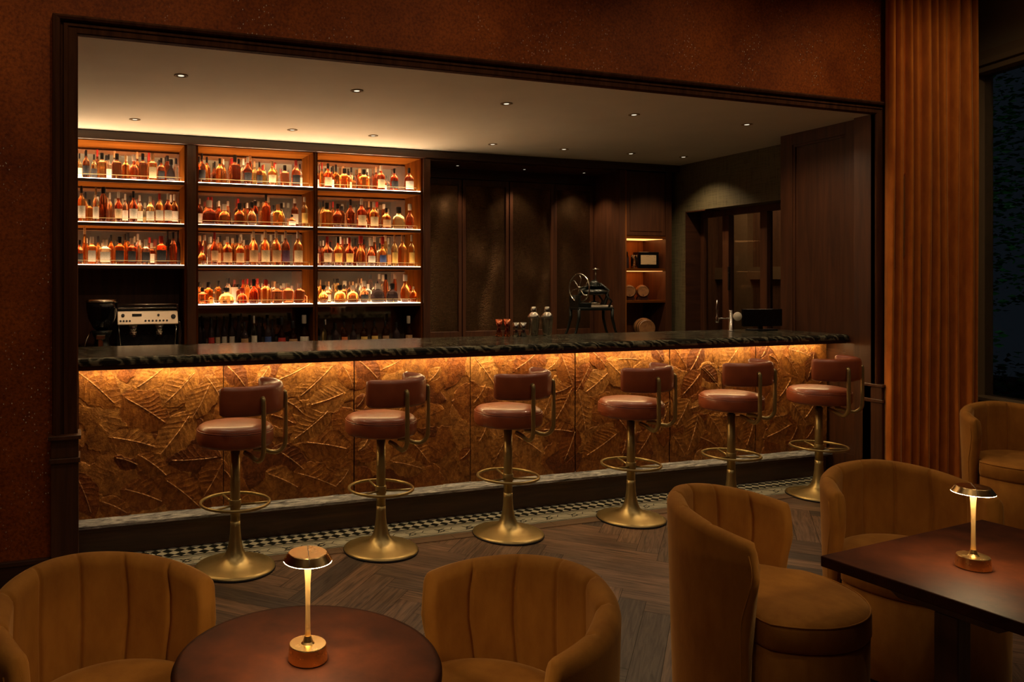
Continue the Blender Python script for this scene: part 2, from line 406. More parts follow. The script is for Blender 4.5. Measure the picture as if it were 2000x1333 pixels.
def tag(o, label=None, cat=None, group=None, kind=None):
    if label: o['label'] = label
    if cat: o['category'] = cat
    if group: o['group'] = group
    if kind: o['kind'] = kind
    return o
def thing(name, label, cat, loc=(0, 0, 0), rz=0, group=None):
    o = D.objects.new(name, None); COL.objects.link(o); o.location = loc; o.rotation_euler = (0, 0, rz)
    o.empty_display_size = .1
    return tag(o, label, cat, group)
def struct(o): o['kind'] = 'structure'; return o
def copy_tree(o, parent=None):
    c = o.copy(); COL.objects.link(c); c.parent = parent
    for ch in list(o.children): copy_tree(ch, c)
    return c
random.seed(7)

# midrib lines of the leaves on the bar front (x0, z0, x1, z1) in metres
SEGS = [(-0.03,1.08,0.18,0.88),(0.24,0.91,0.47,0.75),(0.47,1.09,0.31,0.97),(0.64,1.04,0.47,0.87),(0.72,1.01,0.81,0.86),(0.73,0.96,0.63,0.77),(0.61,0.78,0.44,0.56),(0.17,0.68,0.41,0.61),(0.19,0.56,0.31,0.51),(0.33,0.56,0.48,0.43),(0.78,0.52,0.51,0.52),(0.24,0.37,0.45,0.28),(0.48,0.4,0.67,0.23),(0.11,0.31,0.25,0.23),(-0.03,0.47,0.05,0.25),(0.81,0.48,0.7,0.29),(0.84,1.08,0.95,0.95),(1.39,1.08,1.17,0.98),(1.52,1.05,1.31,0.87),(1.59,0.87,1.38,0.81),(1.22,0.84,1.32,0.76),(1.12,0.76,1.26,0.7),(1.49,0.76,1.27,0.6),(1.35,0.57,1.62,0.51),(1.15,0.54,1.33,0.4),(1.29,0.38,1.55,0.27),(1.1,0.39,1.29,0.29),(1.63,0.37,1.55,0.28),(1.6,1.04,1.66,0.91),(1.1,1.06,1.04,0.98),(0.82,0.44,0.87,0.37),(1.69,1.09,1.83,0.96),(2.02,1.09,1.87,1.02),(2.28,1.01,2.21,0.93),(2.08,0.52,2.19,0.39),(1.94,0.4,2.15,0.34),(1.77,0.57,1.71,0.5),(1.74,0.85,1.69,0.78),(2.53,1.09,2.7,0.88),(2.63,0.88,2.54,0.76),(3.04,1.09,2.87,0.98),(3.22,1.04,3.13,0.97),(3.23,1.09,3.34,0.84),(3.32,0.84,3.19,0.8),(3.33,0.82,3.2,0.61),(2.79,0.51,2.7,0.35),(2.64,0.6,2.58,0.49),(2.51,0.44,2.44,0.38),(2.89,0.5,3.08,0.38),(3.1,0.54,3.34,0.51),(3.36,0.51,3.27,0.31),(3.72,0.47,3.46,0.33),(3.39,0.79,3.45,0.51),(3.48,0.98,3.37,0.8),(3.64,0.92,3.45,0.79),(3.5,1.09,3.63,0.97),(3.65,1.0,3.82,0.84),(3.74,1.02,3.92,1.01),(4.06,1.1,4.14,1.0),(4.24,1.1,4.37,0.93),(4.5,1.08,4.41,0.92),(4.49,0.88,4.33,0.73),(4.38,0.67,4.27,0.5),(4.52,0.65,4.4,0.62),(4.47,0.55,4.38,0.3),(4.2,0.68,4.11,0.47),(4.03,0.46,3.92,0.32),(4.24,0.42,4.34,0.28),(4.53,0.93,4.65,0.82),(3.73,0.59,3.85,0.44),(4.09,0.74,4.03,0.69),(3.8,0.41,3.77,0.32),(3.15,0.77,3.08,0.64),(4.51,1.08,4.4,0.91),(4.89,1.09,4.72,0.91),(5.17,1.09,5.11,0.99),(4.5,0.89,4.4,0.79),(4.51,0.93,4.68,0.77),(5.2,1.0,5.28,0.95),(5.42,1.04,5.61,0.99),(5.37,0.99,5.49,0.84),(5.67,1.0,5.61,0.81),(5.78,0.94,5.73,0.86),(5.78,0.83,5.74,0.76),(5.42,0.8,5.31,0.67),(5.53,0.74,5.42,0.73),(5.69,0.61,5.58,0.48),(5.44,0.6,5.58,0.44),(5.38,0.52,5.23,0.51),(4.72,0.54,4.96,0.53),(4.47,0.55,4.4,0.34),(4.6,0.54,4.73,0.35),(5.03,0.48,4.96,0.3),(5.41,0.43,5.17,0.35),(5.49,0.41,5.39,0.27),(5.67,0.4,5.59,0.31),(4.5,0.39,4.67,0.31)]
BOTTLES = {
'A1':[(-0.02,0.047,0.228,0,3,0,1),(0.034,0.061,0.246,0,1,0,2),(0.1,0.052,0.225,0,3,0,2),(0.164,0.076,0.228,1,0,0,0),(0.224,0.048,0.232,0,5,0,1),(0.288,0.082,0.23,1,1,0,0),(0.362,0.064,0.219,0,4,4,0),(0.432,0.083,0.23,3,2,2,0),(0.506,0.069,0.242,1,1,0,0),(0.59,0.08,0.247,1,0,3,3),(0.665,0.065,0.21,0,1,0,2),(0.75,0.081,0.204,3,6,0,0),(0.806,0.05,0.227,5,5,0,0)],
'A2':[(-0.004,0.071,0.311,0,4,0,1),(0.062,0.056,0.203,1,4,0,0),(0.114,0.057,0.3,0,5,3,1),(0.176,0.067,0.308,4,1,0,0),(0.233,0.053,0.27,0,5,2,0),(0.301,0.072,0.272,7,2,2,3),(0.362,0.054,0.265,0,5,2,1),(0.427,0.078,0.282,7,2,0,1),(0.486,0.059,0.259,0,5,2,1),(0.57,0.074,0.242,0,3,2,1),(0.65,0.075,0.27,0,0,1,1),(0.725,0.076,0.273,0,2,2,1),(0.791,0.071,0.276,0,0,2,1)],
'A3':[(-0.018,0.061,0.209,0,2,0,2),(0.022,0.037,0.339,4,4,3,0),(0.081,0.08,0.24,1,0,2,1),(0.19,0.105,0.217,1,5,2,1),(0.243,0.058,0.264,0,4,0,0),(0.311,0.087,0.245,1,0,0,2),(0.364,0.048,0.276,0,4,0,0),(0.413,0.083,0.236,1,2,2,2),(0.471,0.059,0.278,0,5,2,0),(0.531,0.079,0.223,1,5,2,2),(0.59,0.06,0.199,1,4,2,1),(0.665,0.1,0.257,1,0,1,2),(0.73,0.046,0.314,0,6,0,0),(0.77,0.071,0.295,0,2,0,0),(0.821,0.051,0.316,0,6,0,0)],
'B1':[(1.007,0.07,0.271,0,1,0,2),(1.082,0.066,0.256,0,4,0,0),(1.186,0.075,0.234,0,0,0,0),(1.219,0.038,0.254,4,3,3,0),(1.247,0.043,0.208,5,3,1,0),(1.324,0.086,0.274,1,1,0,0),(1.376,0.039,0.253,4,1,0,0),(1.444,0.082,0.262,7,1,2,2),(1.483,0.048,0.292,4,2,3,0),(1.551,0.059,0.219,0,1,0,2),(1.605,0.049,0.207,1,3,1,0),(1.674,0.084,0.235,7,4,3,3),(1.729,0.04,0.223,5,3,2,0),(1.794,0.08,0.202,1,2,0,0),(1.904,0.086,0.257,0,2,1,2),(1.965,0.051,0.235,0,5,0,1)],
'B2':[(0.996,0.056,0.246,0,1,2,1),(1.091,0.131,0.226,2,1,2,0),(1.124,0.042,0.265,4,2,1,0),(1.228,0.105,0.193,2,4,2,0),(1.276,0.038,0.232,4,5,2,0),(1.367,0.102,0.207,2,4,0,0),(1.43,0.049,0.219,5,3,0,0),(1.483,0.088,0.22,3,3,0,0),(1.532,0.059,0.241,4,1,0,2),(1.615,0.079,0.297,0,2,0,0),(1.655,0.049,0.284,4,0,2,0),(1.729,0.09,0.209,1,4,3,0),(1.784,0.07,0.231,3,3,0,0),(1.864,0.08,0.116,7,1,0,1),(1.915,0.071,0.279,6,1,2,1),(1.986,0.066,0.287,6,3,2,5)],
'B3':[(1.012,0.074,0.176,3,4,1,0),(1.059,0.051,0.28,4,5,2,0),(1.085,0.038,0.158,1,5,2,1),(1.138,0.075,0.3,7,2,1,6),(1.186,0.052,0.263,0,0,2,6),(1.257,0.09,0.265,0,0,2,6),(1.319,0.043,0.256,4,3,2,0),(1.372,0.082,0.257,0,0,2,6),(1.425,0.048,0.239,5,3,2,0),(1.498,0.089,0.322,0,0,2,6),(1.61,0.091,0.33,0,0,2,3),(1.714,0.092,0.332,0,0,2,6),(1.804,0.08,0.329,0,1,2,8),(1.925,0.093,0.332,0,0,2,3)],
'B4':[(1.016,0.083,0.15,1,2,0,0),(1.097,0.083,0.2,1,4,0,0),(1.136,0.051,0.082,1,5,0,1),(1.248,0.141,0.149,2,4,0,0),(1.39,0.097,0.143,2,2,1,0),(1.418,0.04,0.222,4,2,1,0),(1.499,0.092,0.228,2,2,0,0),(1.533,0.041,0.217,4,2,1,0),(1.615,0.094,0.223,1,0,1,0),(1.658,0.041,0.182,4,5,2,0),(1.72,0.095,0.188,1,1,2,0),(1.827,0.096,0.194,1,2,2,0),(1.887,0.041,0.165,4,5,2,0),(1.937,0.096,0.188,1,1,2,0),(2.013,0.054,0.1,1,2,0,0)],
'B5':[(1.019,0.05,0.309,0,6,0,0),(1.063,0.05,0.303,0,6,0,0),(1.108,0.061,0.308,0,6,0,7),(1.18,0.047,0.295,0,6,0,3),(1.242,0.048,0.306,0,6,0,1),(1.313,0.055,0.304,0,6,0,1),(1.375,0.046,0.383,4,6,0,0),(1.413,0.075,0.269,0,6,0,6),(1.501,0.06,0.347,0,5,2,1),(1.568,0.052,0.312,4,6,0,0),(1.632,0.07,0.299,0,6,0,4),(1.697,0.053,0.287,0,6,0,0),(1.765,0.083,0.309,3,1,0,7),(1.875,0.095,0.272,3,1,0,6),(2.001,0.102,0.328,3,1,2,1)],
'C1':[(2.131,0.05,0.213,0,2,0,1),(2.22,0.081,0.241,0,2,0,3),(2.284,0.05,0.22,0,2,0,1),(2.387,0.096,0.201,1,0,0,0),(2.458,0.067,0.186,0,0,0,3),(2.51,0.041,0.135,5,0,0,0),(2.587,0.098,0.201,1,0,0,0),(2.652,0.047,0.19,0,3,0,0),(2.688,0.047,0.133,5,2,0,0),(2.764,0.084,0.249,0,2,2,3),(2.833,0.048,0.149,0,2,0,1),(2.905,0.083,0.226,0,2,0,2),(2.942,0.041,0.233,4,2,2,0),(2.98,0.051,0.141,0,2,0,1),(3.066,0.097,0.239,0,1,0,1)],
'C2':[(2.121,0.05,0.259,0,3,0,0),(2.21,0.095,0.238,1,4,0,0),(2.319,0.096,0.232,7,1,0,0),(2.448,0.082,0.28,7,1,0,0),(2.499,0.041,0.151,5,3,2,0),(2.564,0.093,0.293,0,2,2,3),(2.628,0.047,0.154,5,3,2,1),(2.691,0.092,0.264,0,0,2,3),(2.764,0.042,0.207,5,4,2,0),(2.822,0.093,0.209,0,4,0,6),(2.955,0.134,0.223,2,3,0,0),(3.073,0.087,0.257,3,2,2,0)],
'C3':[(2.121,0.055,0.277,0,1,0,3),(2.215,0.091,0.283,7,2,1,3),(2.324,0.089,0.281,7,4,0,5),(2.438,0.086,0.278,7,2,1,5),(2.556,0.095,0.295,3,4,1,0),(2.613,0.042,0.267,4,1,0,0),(2.663,0.086,0.267,3,2,2,1),(2.728,0.047,0.298,4,1,2,0),(2.78,0.079,0.289,3,4,1,4),(2.841,0.051,0.31,4,3,2,0),(2.905,0.066,0.311,0,3,3,5),(2.993,0.088,0.313,0,4,3,0),(3.087,0.067,0.315,0,3,2,5)],
'C4':[(2.122,0.037,0.158,4,4,0,0),(2.177,0.095,0.17,3,4,0,0),(2.245,0.062,0.158,1,3,2,1),(2.341,0.118,0.17,2,4,0,0),(2.47,0.111,0.169,2,4,2,0),(2.59,0.092,0.211,3,1,2,2),(2.734,0.142,0.187,2,6,2,0),(2.848,0.052,0.278,4,2,0,0),(2.884,0.121,0.187,2,6,0,0),(2.946,0.046,0.284,4,2,2,0),(3.025,0.099,0.278,3,4,2,0),(3.118,0.06,0.156,0,4,2,0),(3.178,0.054,0.168,3,2,1,0)],
'C5':[(2.122,0.047,0.28,0,6,0,0),(2.18,0.059,0.267,0,3,0,0),(2.22,0.029,0.278,4,5,2,1),(2.295,0.068,0.241,0,6,0,0),(2.382,0.068,0.252,0,1,0,9),(2.476,0.07,0.226,0,6,0,0),(2.584,0.076,0.248,0,1,0,5),(2.693,0.075,0.258,0,1,0,5),(2.809,0.076,0.256,0,1,0,6),(2.926,0.072,0.242,0,6,0,0),(3.058,0.086,0.301,3,1,2,6)],
}

# ------------------------------------------------------------------ the setting
# x runs along the bar wall, y away from the camera, z up; the orange wall is the plane y = 4.33
WY = 4.33; BY = 7.03; CZ = 2.888

# floor: smoked oak herringbone, every plank its own face with its own tone
def herringbone():
    vs_, fs, tones, uvs = [], [], [], []
    W, L = .125, .75
    rng = random.Random(3)
    x0, x1, y0, y1 = -3.2, 7.2, -3.0, 4.70
    rot = Matrix.Rotation(R(45), 2)
    g = .0012
    def plank(px, py, w, h, horiz):
        c = rot @ Vector((px + w / 2, py + h / 2))
        if not (x0 - .3 < c.x < x1 + .3 and y0 - .3 < c.y < y1 + .1): return
        t = rng.random()
        base = (0.115 + .10 * t, 0.070 + .060 * t, 0.044 + .036 * t)
        if rng.random() < .18: base = (.23, .135, .078)
        if rng.random() < .15: base = (.075, .052, .040)
        o = len(vs_)
        pts = [(px + g, py + g), (px + w - g, py + g), (px + w - g, py + h - g), (px + g, py + h - g)]
        for p in pts:
            q = rot @ Vector(p); vs_.append((q.x, q.y, 0.0))
        fs.append((o, o + 1, o + 2, o + 3)); tones.append(base)
        ou, ov = rng.random() * 9, rng.random() * 9
        for p in pts:
            a, b = (p[0] - px, p[1] - py) if horiz else (p[1] - py, p[0] - px)
            uvs.append((a + ou, b + ov))
    n = int(L / W)
    for i in range(-80, 90):
        for j in range(-12, 14):
            bx = i * W + j * L; by = i * W - j * L
            plank(bx, by, L, W, True)
            plank(bx + L, by - L + W, W, L, False)
    me = D.meshes.new('floor'); me.from_pydata(vs_, [], fs)
    uv = me.uv_layers.new(name='grain')
    for k, c in enumerate(uvs): uv.data[k].uv = c
    ca = me.color_attributes.new('tone', 'FLOAT_COLOR', 'CORNER')
    for k, p in enumerate(me.polygons):
        for li in p.loop_indices: ca.data[li].color = (*tones[k], 1)
    me.materials.append(M['floor']); me.materials.append(M['black'])
    o = D.objects.new('floor', me); COL.objects.link(o)
    return o
fl = struct(herringbone())
MB().box(-3.3, 8.4, -3.3, 8.2, -.12, -.002).build('subfloor', 'soil', fl)
# plank border along the mosaic, and the mosaic strip in front of the bar
bb = MB()
for k in range(8): bb.box(-.02 + k * .735, -.02 + (k + 1) * .735 - .002, 4.345, 4.435, .0004, .003)
me_b = bb.build('floor_border_board', 'oakboard', fl)
mo = MB(); mo.cm = 0
mo.box(-.02, 5.80, 4.437, 4.80, .0004, .003)
def strip(a, b, w=.006):
    ax, ay = a; bx, by = b; dx, dy = bx - ax, by - ay; l = math.hypot(dx, dy); nx, ny = -dy / l * w / 2, dx / l * w / 2
    mo.add([(ax + nx, ay + ny, .0036), (bx + nx, by + ny, .0036), (bx - nx, by - ny, .0036), (ax - nx, ay - ny, .0036)], [(0, 1, 2, 3)])
mo.cm = 1
p = .068
for i in range(86):
    cx_ = .0 + i * p
    for r_, cy_ in enumerate((4.777, 4.709, 4.641)):
        h_ = p / 2
        mo.add([(cx_ - h_, cy_, .0036), (cx_, cy_ + h_, .0036), (cx_ + h_, cy_, .0036), (cx_, cy_ - h_, .0036)], [(0, 1, 2, 3)])
for y_, w_ in ((4.603, .014), (4.583, .005), (4.572, .005), (4.455, .008), (4.441, .005)): strip((-.02, y_), (5.8, y_), w_)
for i in range(29):
    a = i * .2
    cy_ = 4.515; hh = .036
    hx = [(a + .03, cy_), (a + .055, cy_ + hh), (a + .125, cy_ + hh), (a + .15, cy_), (a + .125, cy_ - hh), (a + .055, cy_ - hh)]
    for k in range(6): strip(hx[k], hx[(k + 1) % 6], .0055)
    dm = [(a + .165, cy_ - .02), (a + .19, cy_), (a + .165, cy_ + .02), (a + .14, cy_)]
    for k in range(4): strip(dm[k], dm[(k + 1) % 4], .009)
    strip((a + .165, cy_ + .02), (a + .2, cy_ + hh), .007); strip((a + .165, cy_ - .02), (a + .2, cy_ - hh), .007)
    strip((a + .19, cy_), (a + .23, cy_), .007)
    strip((a + .165, cy_ + .02), (a + .13, cy_ + hh), .007); strip((a + .165, cy_ - .02), (a + .13, cy_ - hh), .007)
mo.build('mosaic_border', ['tile_w', 'tile_k'], fl)

# orange wall with the bar opening (x 0..5.74, top z 2.888); solid blocks around it
OX0, OX1, OZ = -.02, 5.76, 2.888
struct(MB().box(-3.2, OX0, WY, WY + .16, 0, 3.95).build('wall_left', 'cork'))
struct(MB().box(OX0, 6.85, WY, WY + .16, OZ + .012, 3.95).build('wall_top', 'cork'))
struct(MB().box(OX1, 6.95, WY, WY + .16, 0, OZ).build('wall_right', 'cork'))
struct(MB().box(-3.36, -3.2, -3.2, 4.6, 0, 3.95).build('wall_far_left', 'cork'))
struct(MB().box(-3.36, 8.2, -3.36, -3.2, 0, 3.95).build('wall_behind', 'cork'))
struct(MB().box(-3.36, 8.2, -3.36, 4.5, 3.95, 4.1).build('ceiling', 'plaster'))

# moulded timber frame swept round the opening, mitred
def frame_sweep(prof, name, mat, parent=None):
    # prof: (offset outward from the opening, y)
    mb = MB(); n = len(prof); vs_ = []
    for corner in range(4):
        for off, y in prof:
            x = OX0 - off if corner in (0, 1) else OX1 + off
            z = 0 if corner in (0, 3) else OZ + off * .72
            vs_.append((x, y, z))
    fs = []
    for c_ in range(3):
        for k in range(n):
            k2 = (k + 1) % n
            fs.append((c_ * n + k, c_ * n + k2, (c_ + 1) * n + k2, (c_ + 1) * n + k))
    fs.append(tuple(range(n))); fs.append(tuple(reversed(range(3 * n, 4 * n))))
    mb.add(vs_, fs)
    return mb.build(name, mat, parent)
fr = struct(frame_sweep([(0, WY + .03), (0, WY - .012), (.006, WY - .018), (.045, WY - .018), (.050, WY - .026), (.068, WY - .026), (.074, WY - .016), (.082, WY - .016),
                  (.088, WY - .045), (.104, WY - .052), (.120, WY - .045), (.124, WY - .02), (.124, WY + .02), (.03, WY + .03)], 'trim_1', 'framewood'))
# plinth blocks with two small mouldings at the foot of each jamb
for k, (a, b) in enumerate(((OX0 - .130, OX0 + .004), (OX1 - .004, OX1 + .130))):
    mb = MB().box(a, b, WY - .06, WY + .10, 0, .665)
    mb.box(a - .008, b + .008, WY - .07, WY + .10, .665, .690).box(a, b, WY - .058, WY + .10, .690, .785).box(a - .012, b + .012, WY - .075, WY + .10, .785, .806)
    struct(mb.build('trim_%d' % (k + 2), 'wood', bevel=.003))
struct(MB().box(OX1 - .004, OX1 + .05, WY + .03, WY + .17, 0, CZ).build('trim_11', 'wood'))
# skirting of the orange wall
mb = MB().box(-3.2, OX0 - .13, WY - .022, WY, 0, .15).box(-3.2, OX0 - .13, WY - .030, WY, .15, .175)
struct(mb.build('baseboard_left', 'woodx', bevel=.004))

# bar alcove: ceiling, left side, back, right side wall in two planes
struct(MB().box(-.02, 5.80, WY + .03, 4.5, CZ, CZ + .1).box(-.62, 7.2, 4.5, 8.3, CZ, CZ + .1).build('ceiling_alcove', 'plaster'))
struct(MB().box(-.45, -.33, WY + .14, 8.2, 0, CZ).build('wall_alcove_left', 'wood'))
struct(MB().box(-.5, 6.5, 7.60, 7.72, 0, CZ).build('wall_alcove_back', 'wood'))
struct(MB().box(-.45, 6.95, WY + .16, 7.6, -.12, 0).build('floor_alcove', 'soil'))

# right side: panelled return running from the frame back to x 5.83, y 5.28
def wall_frame(ax, ay, bx, by):
    # local axes: u along the wall from A to B, w towards the bar (left)
    d = Vector((bx - ax, by - ay, 0)); L = d.length; d.normalize(); n = Vector((-d.y, d.x, 0))
    m = Matrix.Identity(4)
    m.col[0][:3] = d; m.col[1][:3] = n; m.col[2][:3] = (0, 0, 1); m.col[3][:3] = (ax, ay, 0)
    return m, L
m1, L1 = wall_frame(5.81, WY + .165, 5.865, 5.285)
mb = MB()
t0 = -.14
mb.box(0, L1, t0, -.022, 0, CZ, m1)                                    # core, the panel faces sit back
mb.box(0, .13, t0, 0, 0, CZ, m1); mb.box(L1 - .13, L1, t0, 0, 0, CZ, m1)
mb.box(.13, L1 - .13, t0, 0, CZ - .10, CZ, m1); mb.box(.13, L1 - .13, t0, 0, .84, 1.02, m1)
mb.box(.13, L1 - .13, t0, 0, 0, .20, m1)
for za, zb in ((.20, .84), (1.02, CZ - .10)):
    for u0, u1, w0, w1 in ((.13, .15, za, zb), (L1 - .15, L1 - .13, za, zb)): mb.box(u0, u1, -.022, -.008, w0, w1, m1)
    mb.box(.15, L1 - .15, -.022, -.008, za, za + .02, m1); mb.box(.15, L1 - .15, -.022, -.008, zb - .02, zb, m1)
for za in (.69, .80): mb.box(0, .235, -.01, .014, za, za + .018, m1)
mb.box(0, .215, -.01, .008, 0, .21, m1)
struct(mb.build('wall_return_panelled', 'wood', bevel=.002))
# end of the return (faces the back), then the grasscloth wall with its opening
struct(MB().box(5.88, 6.36, 5.20, 5.285, 0, CZ).build('wall_return_end', 'wood'))
m2, L2 = wall_frame(6.19, 5.285, 6.325, 7.60)
OPZ = 2.365; u_far = 1.62
mb = MB()
mb.box(u_far, L2, -.26, 0, 0, CZ, m2)
mb.box(0, u_far, -.26, 0, OPZ, CZ, m2)
mb.box(0, u_far, -.26, 0, 0, .95, m2)
struct(mb.build('wall_grasscloth', 'grass'))
# glazed screen in that opening
dr = struct(MB().box(.0, u_far, -.25, -.19, OPZ - .07, OPZ, m2).box(.0, u_far, -.25, -.19, .95, 1.02, m2).box(u_far - .06, u_far, -.25, -.19, .95, OPZ, m2).build('window_1', 'wood', bevel=.003))
for u0, u1 in ((1.18, 1.27), (.66, .75), (.28, .36)):
    MB().box(u0, u1, -.255, -.18, 1.02, OPZ - .07, m2).build('mullion', 'wood', dr, bevel=.003)
MB().box(.0, u_far - .05, -.228, -.220, 1.02, OPZ - .07, m2).build('pane', 'pane', dr)
MB().box(1.16, 1.18, -.19, -.165, 1.50, 1.75, m2).build('pull_handle', 'black', dr, bevel=.004)
MB().box(u_far - .30, u_far, -.19, -.0, OPZ - .012, OPZ, m2).build('head_reveal', 'wood', dr)
MB().box(u_far - .008, u_far + .001, -.26, .004, .95, OPZ, m2).build('jamb_shade_board', 'woodx', dr)  # dark board added to imitate the shadow on the far jamb face
# dim room beyond the screen
struct(MB().box(8.3, 8.4, 5.6, 8.6, 0, 3.0).build('wall_back_room', 'backroom'))
struct(MB().box(6.6, 8.4, 8.5, 8.6, 0, 3.0).box(6.7, 8.4, 5.5, 5.6, 0, 3.0).build('wall_back_room_end', 'backroom'))
struct(MB().box(7.2, 8.4, 5.5, 8.6, 2.9, 3.0).build('ceiling_back_room', 'plaster'))
struct(MB().box(6.6, 8.4, 5.5, 8.6, -.1, 0).build('floor_back_room', 'soil'))
struct(MB().box(8.24, 8.3, 5.6, 8.5, 1.62, 1.78).box(8.24, 8.3, 5.6, 8.5, 2.56, 2.68).box(8.20, 8.3, 7.9, 8.2, 0, 2.9).build('trim_4', 'paintedtrim'))
area_light('back_room_fill', (7.6, 7.1, 2.85), (0, 0, 0), .8, 2.0, 8, (1.0, .62, .34))  # unseen fill added so the room shows dimly through the glass

# window wall on the far right of the lounge, behind the curtain
m3, L3 = wall_frame(6.80, 4.40, 6.80 - .27 * 4.2, 4.40 - .963 * 4.2)   # A at the corner, running towards the camera; n points right
ww = MB()
# frame's second axis points away from the lounge here (to the right)
ww.box(0, L3, 0, .2, 0, .66, m3); ww.box(0, L3, 0, .2, 3.42, 3.95, m3); ww.box(0, .12, 0, .2, .66, 3.42, m3)
struct(ww.build('wall_window_side', 'creamwall'))
w2 = struct(MB().box(.1, L3, -.02, .16, 3.25, 3.30, m3).box(.1, L3, -.045, .16, 3.30, 3.345, m3).box(.1, L3, -.02, .14, 3.345, 3.42, m3).box(.1, .17, .02, .14, .66, 3.25, m3).build('window_2', 'paintedtrim', bevel=.004))
MB().box(.05, L3, -.05, .16, .655, .685, m3).build('window_sill', 'paintedtrim', w2, bevel=.004)
MB().box(.17, L3, .08, .088, .685, 3.25, m3).build('pane', 'pane', w2)
MB().box(2.2, 2.28, .02, .14, .685, 3.25, m3).build('mullion', 'paintedtrim', w2)
# dark garden outside
struct(MB().box(5, 16, -6, 12, -.3, -.15).build('ground_garden', 'soil'))

# ------------------------------------------------------------------ the bar counter
PY = 4.777
bar = thing('bar_counter', 'long bar counter with dark marble top and bronzed leaf-relief front', 'bar counter', (2.9, 5.0, 0))
def sub(o): o.location = o.location - Vector((2.9, 5.0, 0)); return o      # parts are written in room coordinates
ct = [(4.577, 1.140), (4.580, 1.126), (4.60, 1.1235), (5.38, 1.1235), (5.38, 1.170), (4.607, 1.170), (4.590, 1.163), (4.580, 1.152)]
sub(MB().prism(ct, -.02, 5.805, 'yz').build('countertop', 'marble', bar))
sub(MB().box(-.02, 5.80, PY + .022, 5.34, .02, 1.12).build('carcass', 'woodx', bar))
sub(MB().box(-.02, 5.80, 4.60, PY + .02, 1.098, 1.122).build('soffit_board', 'woodx', bar))
sub(MB().box(-.015, 5.76, 4.70, 4.745, 1.0955, 1.0980).build('led_strip', 'led', bar))
sub(MB().prism([(4.735, .172), (4.735, .188), (4.80, .222), (4.80, .172)], -.02, 5.815, 'yz').build('foot_ledge', 'marble2', bar))
pl = MB().box(-.02, 5.775, 4.760, 4.80, .004, .150).box(-.02, 5.775, 4.748, 4.80, .150, .172)
sub(pl.build('plinth', 'woodx', bar, bevel=.002))

# leaf relief: heights and tones of the pressed leaves are worked out on one long field, then cut into seven panels
PZ0, PZ1 = .215, 1.10
DX = .0026
nx = int(5.86 / DX); nz = int((PZ1 - PZ0) / DX)
gx = np.linspace(-.03, 5.835, nx); gz = np.linspace(PZ0, PZ1, nz)
H_ = np.zeros((nz, nx), np.float32)
rng = np.random.RandomState(11)
T_ = np.zeros((nz, nx, 3), np.float32); T_[:] = (.40, .175, .045)
def leaf(x0, z0, x1, z1, wr, tone, strong, lvl):
    dx, dz = x1 - x0, z1 - z0; l = math.hypot(dx, dz); ux, uz = dx / l, dz / l
    L = l * 1.25; W = L * wr
    x0 -= ux * l * .10; z0 -= uz * l * .10
    bx0, bx1 = min(x0, x0 + ux * L) - W, max(x0, x0 + ux * L) + W; bz0, bz1 = min(z0, z0 + uz * L) - W, max(z0, z0 + uz * L) + W
    i0, i1 = np.searchsorted(gx, [bx0, bx1]); j0, j1 = np.searchsorted(gz, [bz0, bz1])
    if i1 - i0 < 2 or j1 - j0 < 2: return
    X, Z = np.meshgrid(gx[i0:i1], gz[j0:j1])
    a = (X - x0) * ux + (Z - z0) * uz; b = -(X - x0) * uz + (Z - z0) * ux
    ph = rng.rand() * 6
    bend = .012 * np.sin(a / L * 3.4 + ph); b = b - bend * (l / .2) * .5
    t = np.clip(a / L, 0, 1)
    wav = 1 + .05 * np.sin(a * 70 + ph) + .03 * np.sin(a * 160 + ph * 2)
    hw = W * np.power(np.clip(np.sin(PI * np.power(t, .8)), 0, 1), .75) * wav
    ins = (a > 0) & (a < L) & (np.abs(b) < hw)
    q = np.abs(b) / np.maximum(hw, 1e-4)
    rib = (.0030 * strong if strong < .9 else .0012) * np.exp(-(b / .0026) ** 2) * np.clip(1.25 - t, .25, 1)
    sp = .030 + .012 * rng.rand()
    phs = ((a - np.abs(b) * .75 + .006 * np.sin(np.abs(b) * 45 + ph) + .004 * np.sin(a * 55 + b * 30)) / sp) % 1.0
    sv = .0017 * (.35 + .75 * strong) * (.5 + .5 * np.sin(a * 23 + b * 17 + ph)) * np.exp(-(((phs - .5) * sp) / .0024) ** 2) * (q < .93) * np.clip(1.1 - q * .6, 0, 1)
    pil = .0018 * (1 - np.abs(phs - .5) * 2) * 0 - .0004 * np.cos(2 * PI * phs) * strong
    h = lvl + .0028 * (1 - q ** 2) + rib + sv + pil + .0012 * np.clip((q - .88) / .12, 0, 1)
    sl = H_[j0:j1, i0:i1]; sl[ins] = h[ins]
    tt = T_[j0:j1, i0:i1]
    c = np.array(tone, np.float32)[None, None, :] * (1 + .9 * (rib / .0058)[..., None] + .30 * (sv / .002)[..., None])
    tt[ins] = c[ins]
tones = [(.42, .19, .048), (.50, .23, .06), (.36, .135, .030), (.30, .10, .022), (.46, .21, .055), (.20, .065, .018), (.55, .27, .08), (.40, .16, .035)]
fill = []
for k in range(150):
    x = rng.rand() * 5.9 - .05; z = PZ0 + rng.rand() * (PZ1 - PZ0); an = rng.rand() * 2 * PI; l = .2 + .18 * rng.rand()
    fill.append((x, z, x + math.cos(an) * l, z + math.sin(an) * l))
for k, s_ in enumerate(fill): leaf(*s_, .26 + .08 * rng.rand(), tones[rng.randint(len(tones))], .35, .001 + .003 * rng.rand())
order = list(SEGS); rng.shuffle(order)
for k, s_ in enumerate(order): leaf(*s_, .27 + .10 * rng.rand(), tones[rng.randint(len(tones))], 1.0, .002 + .0025 * rng.rand())
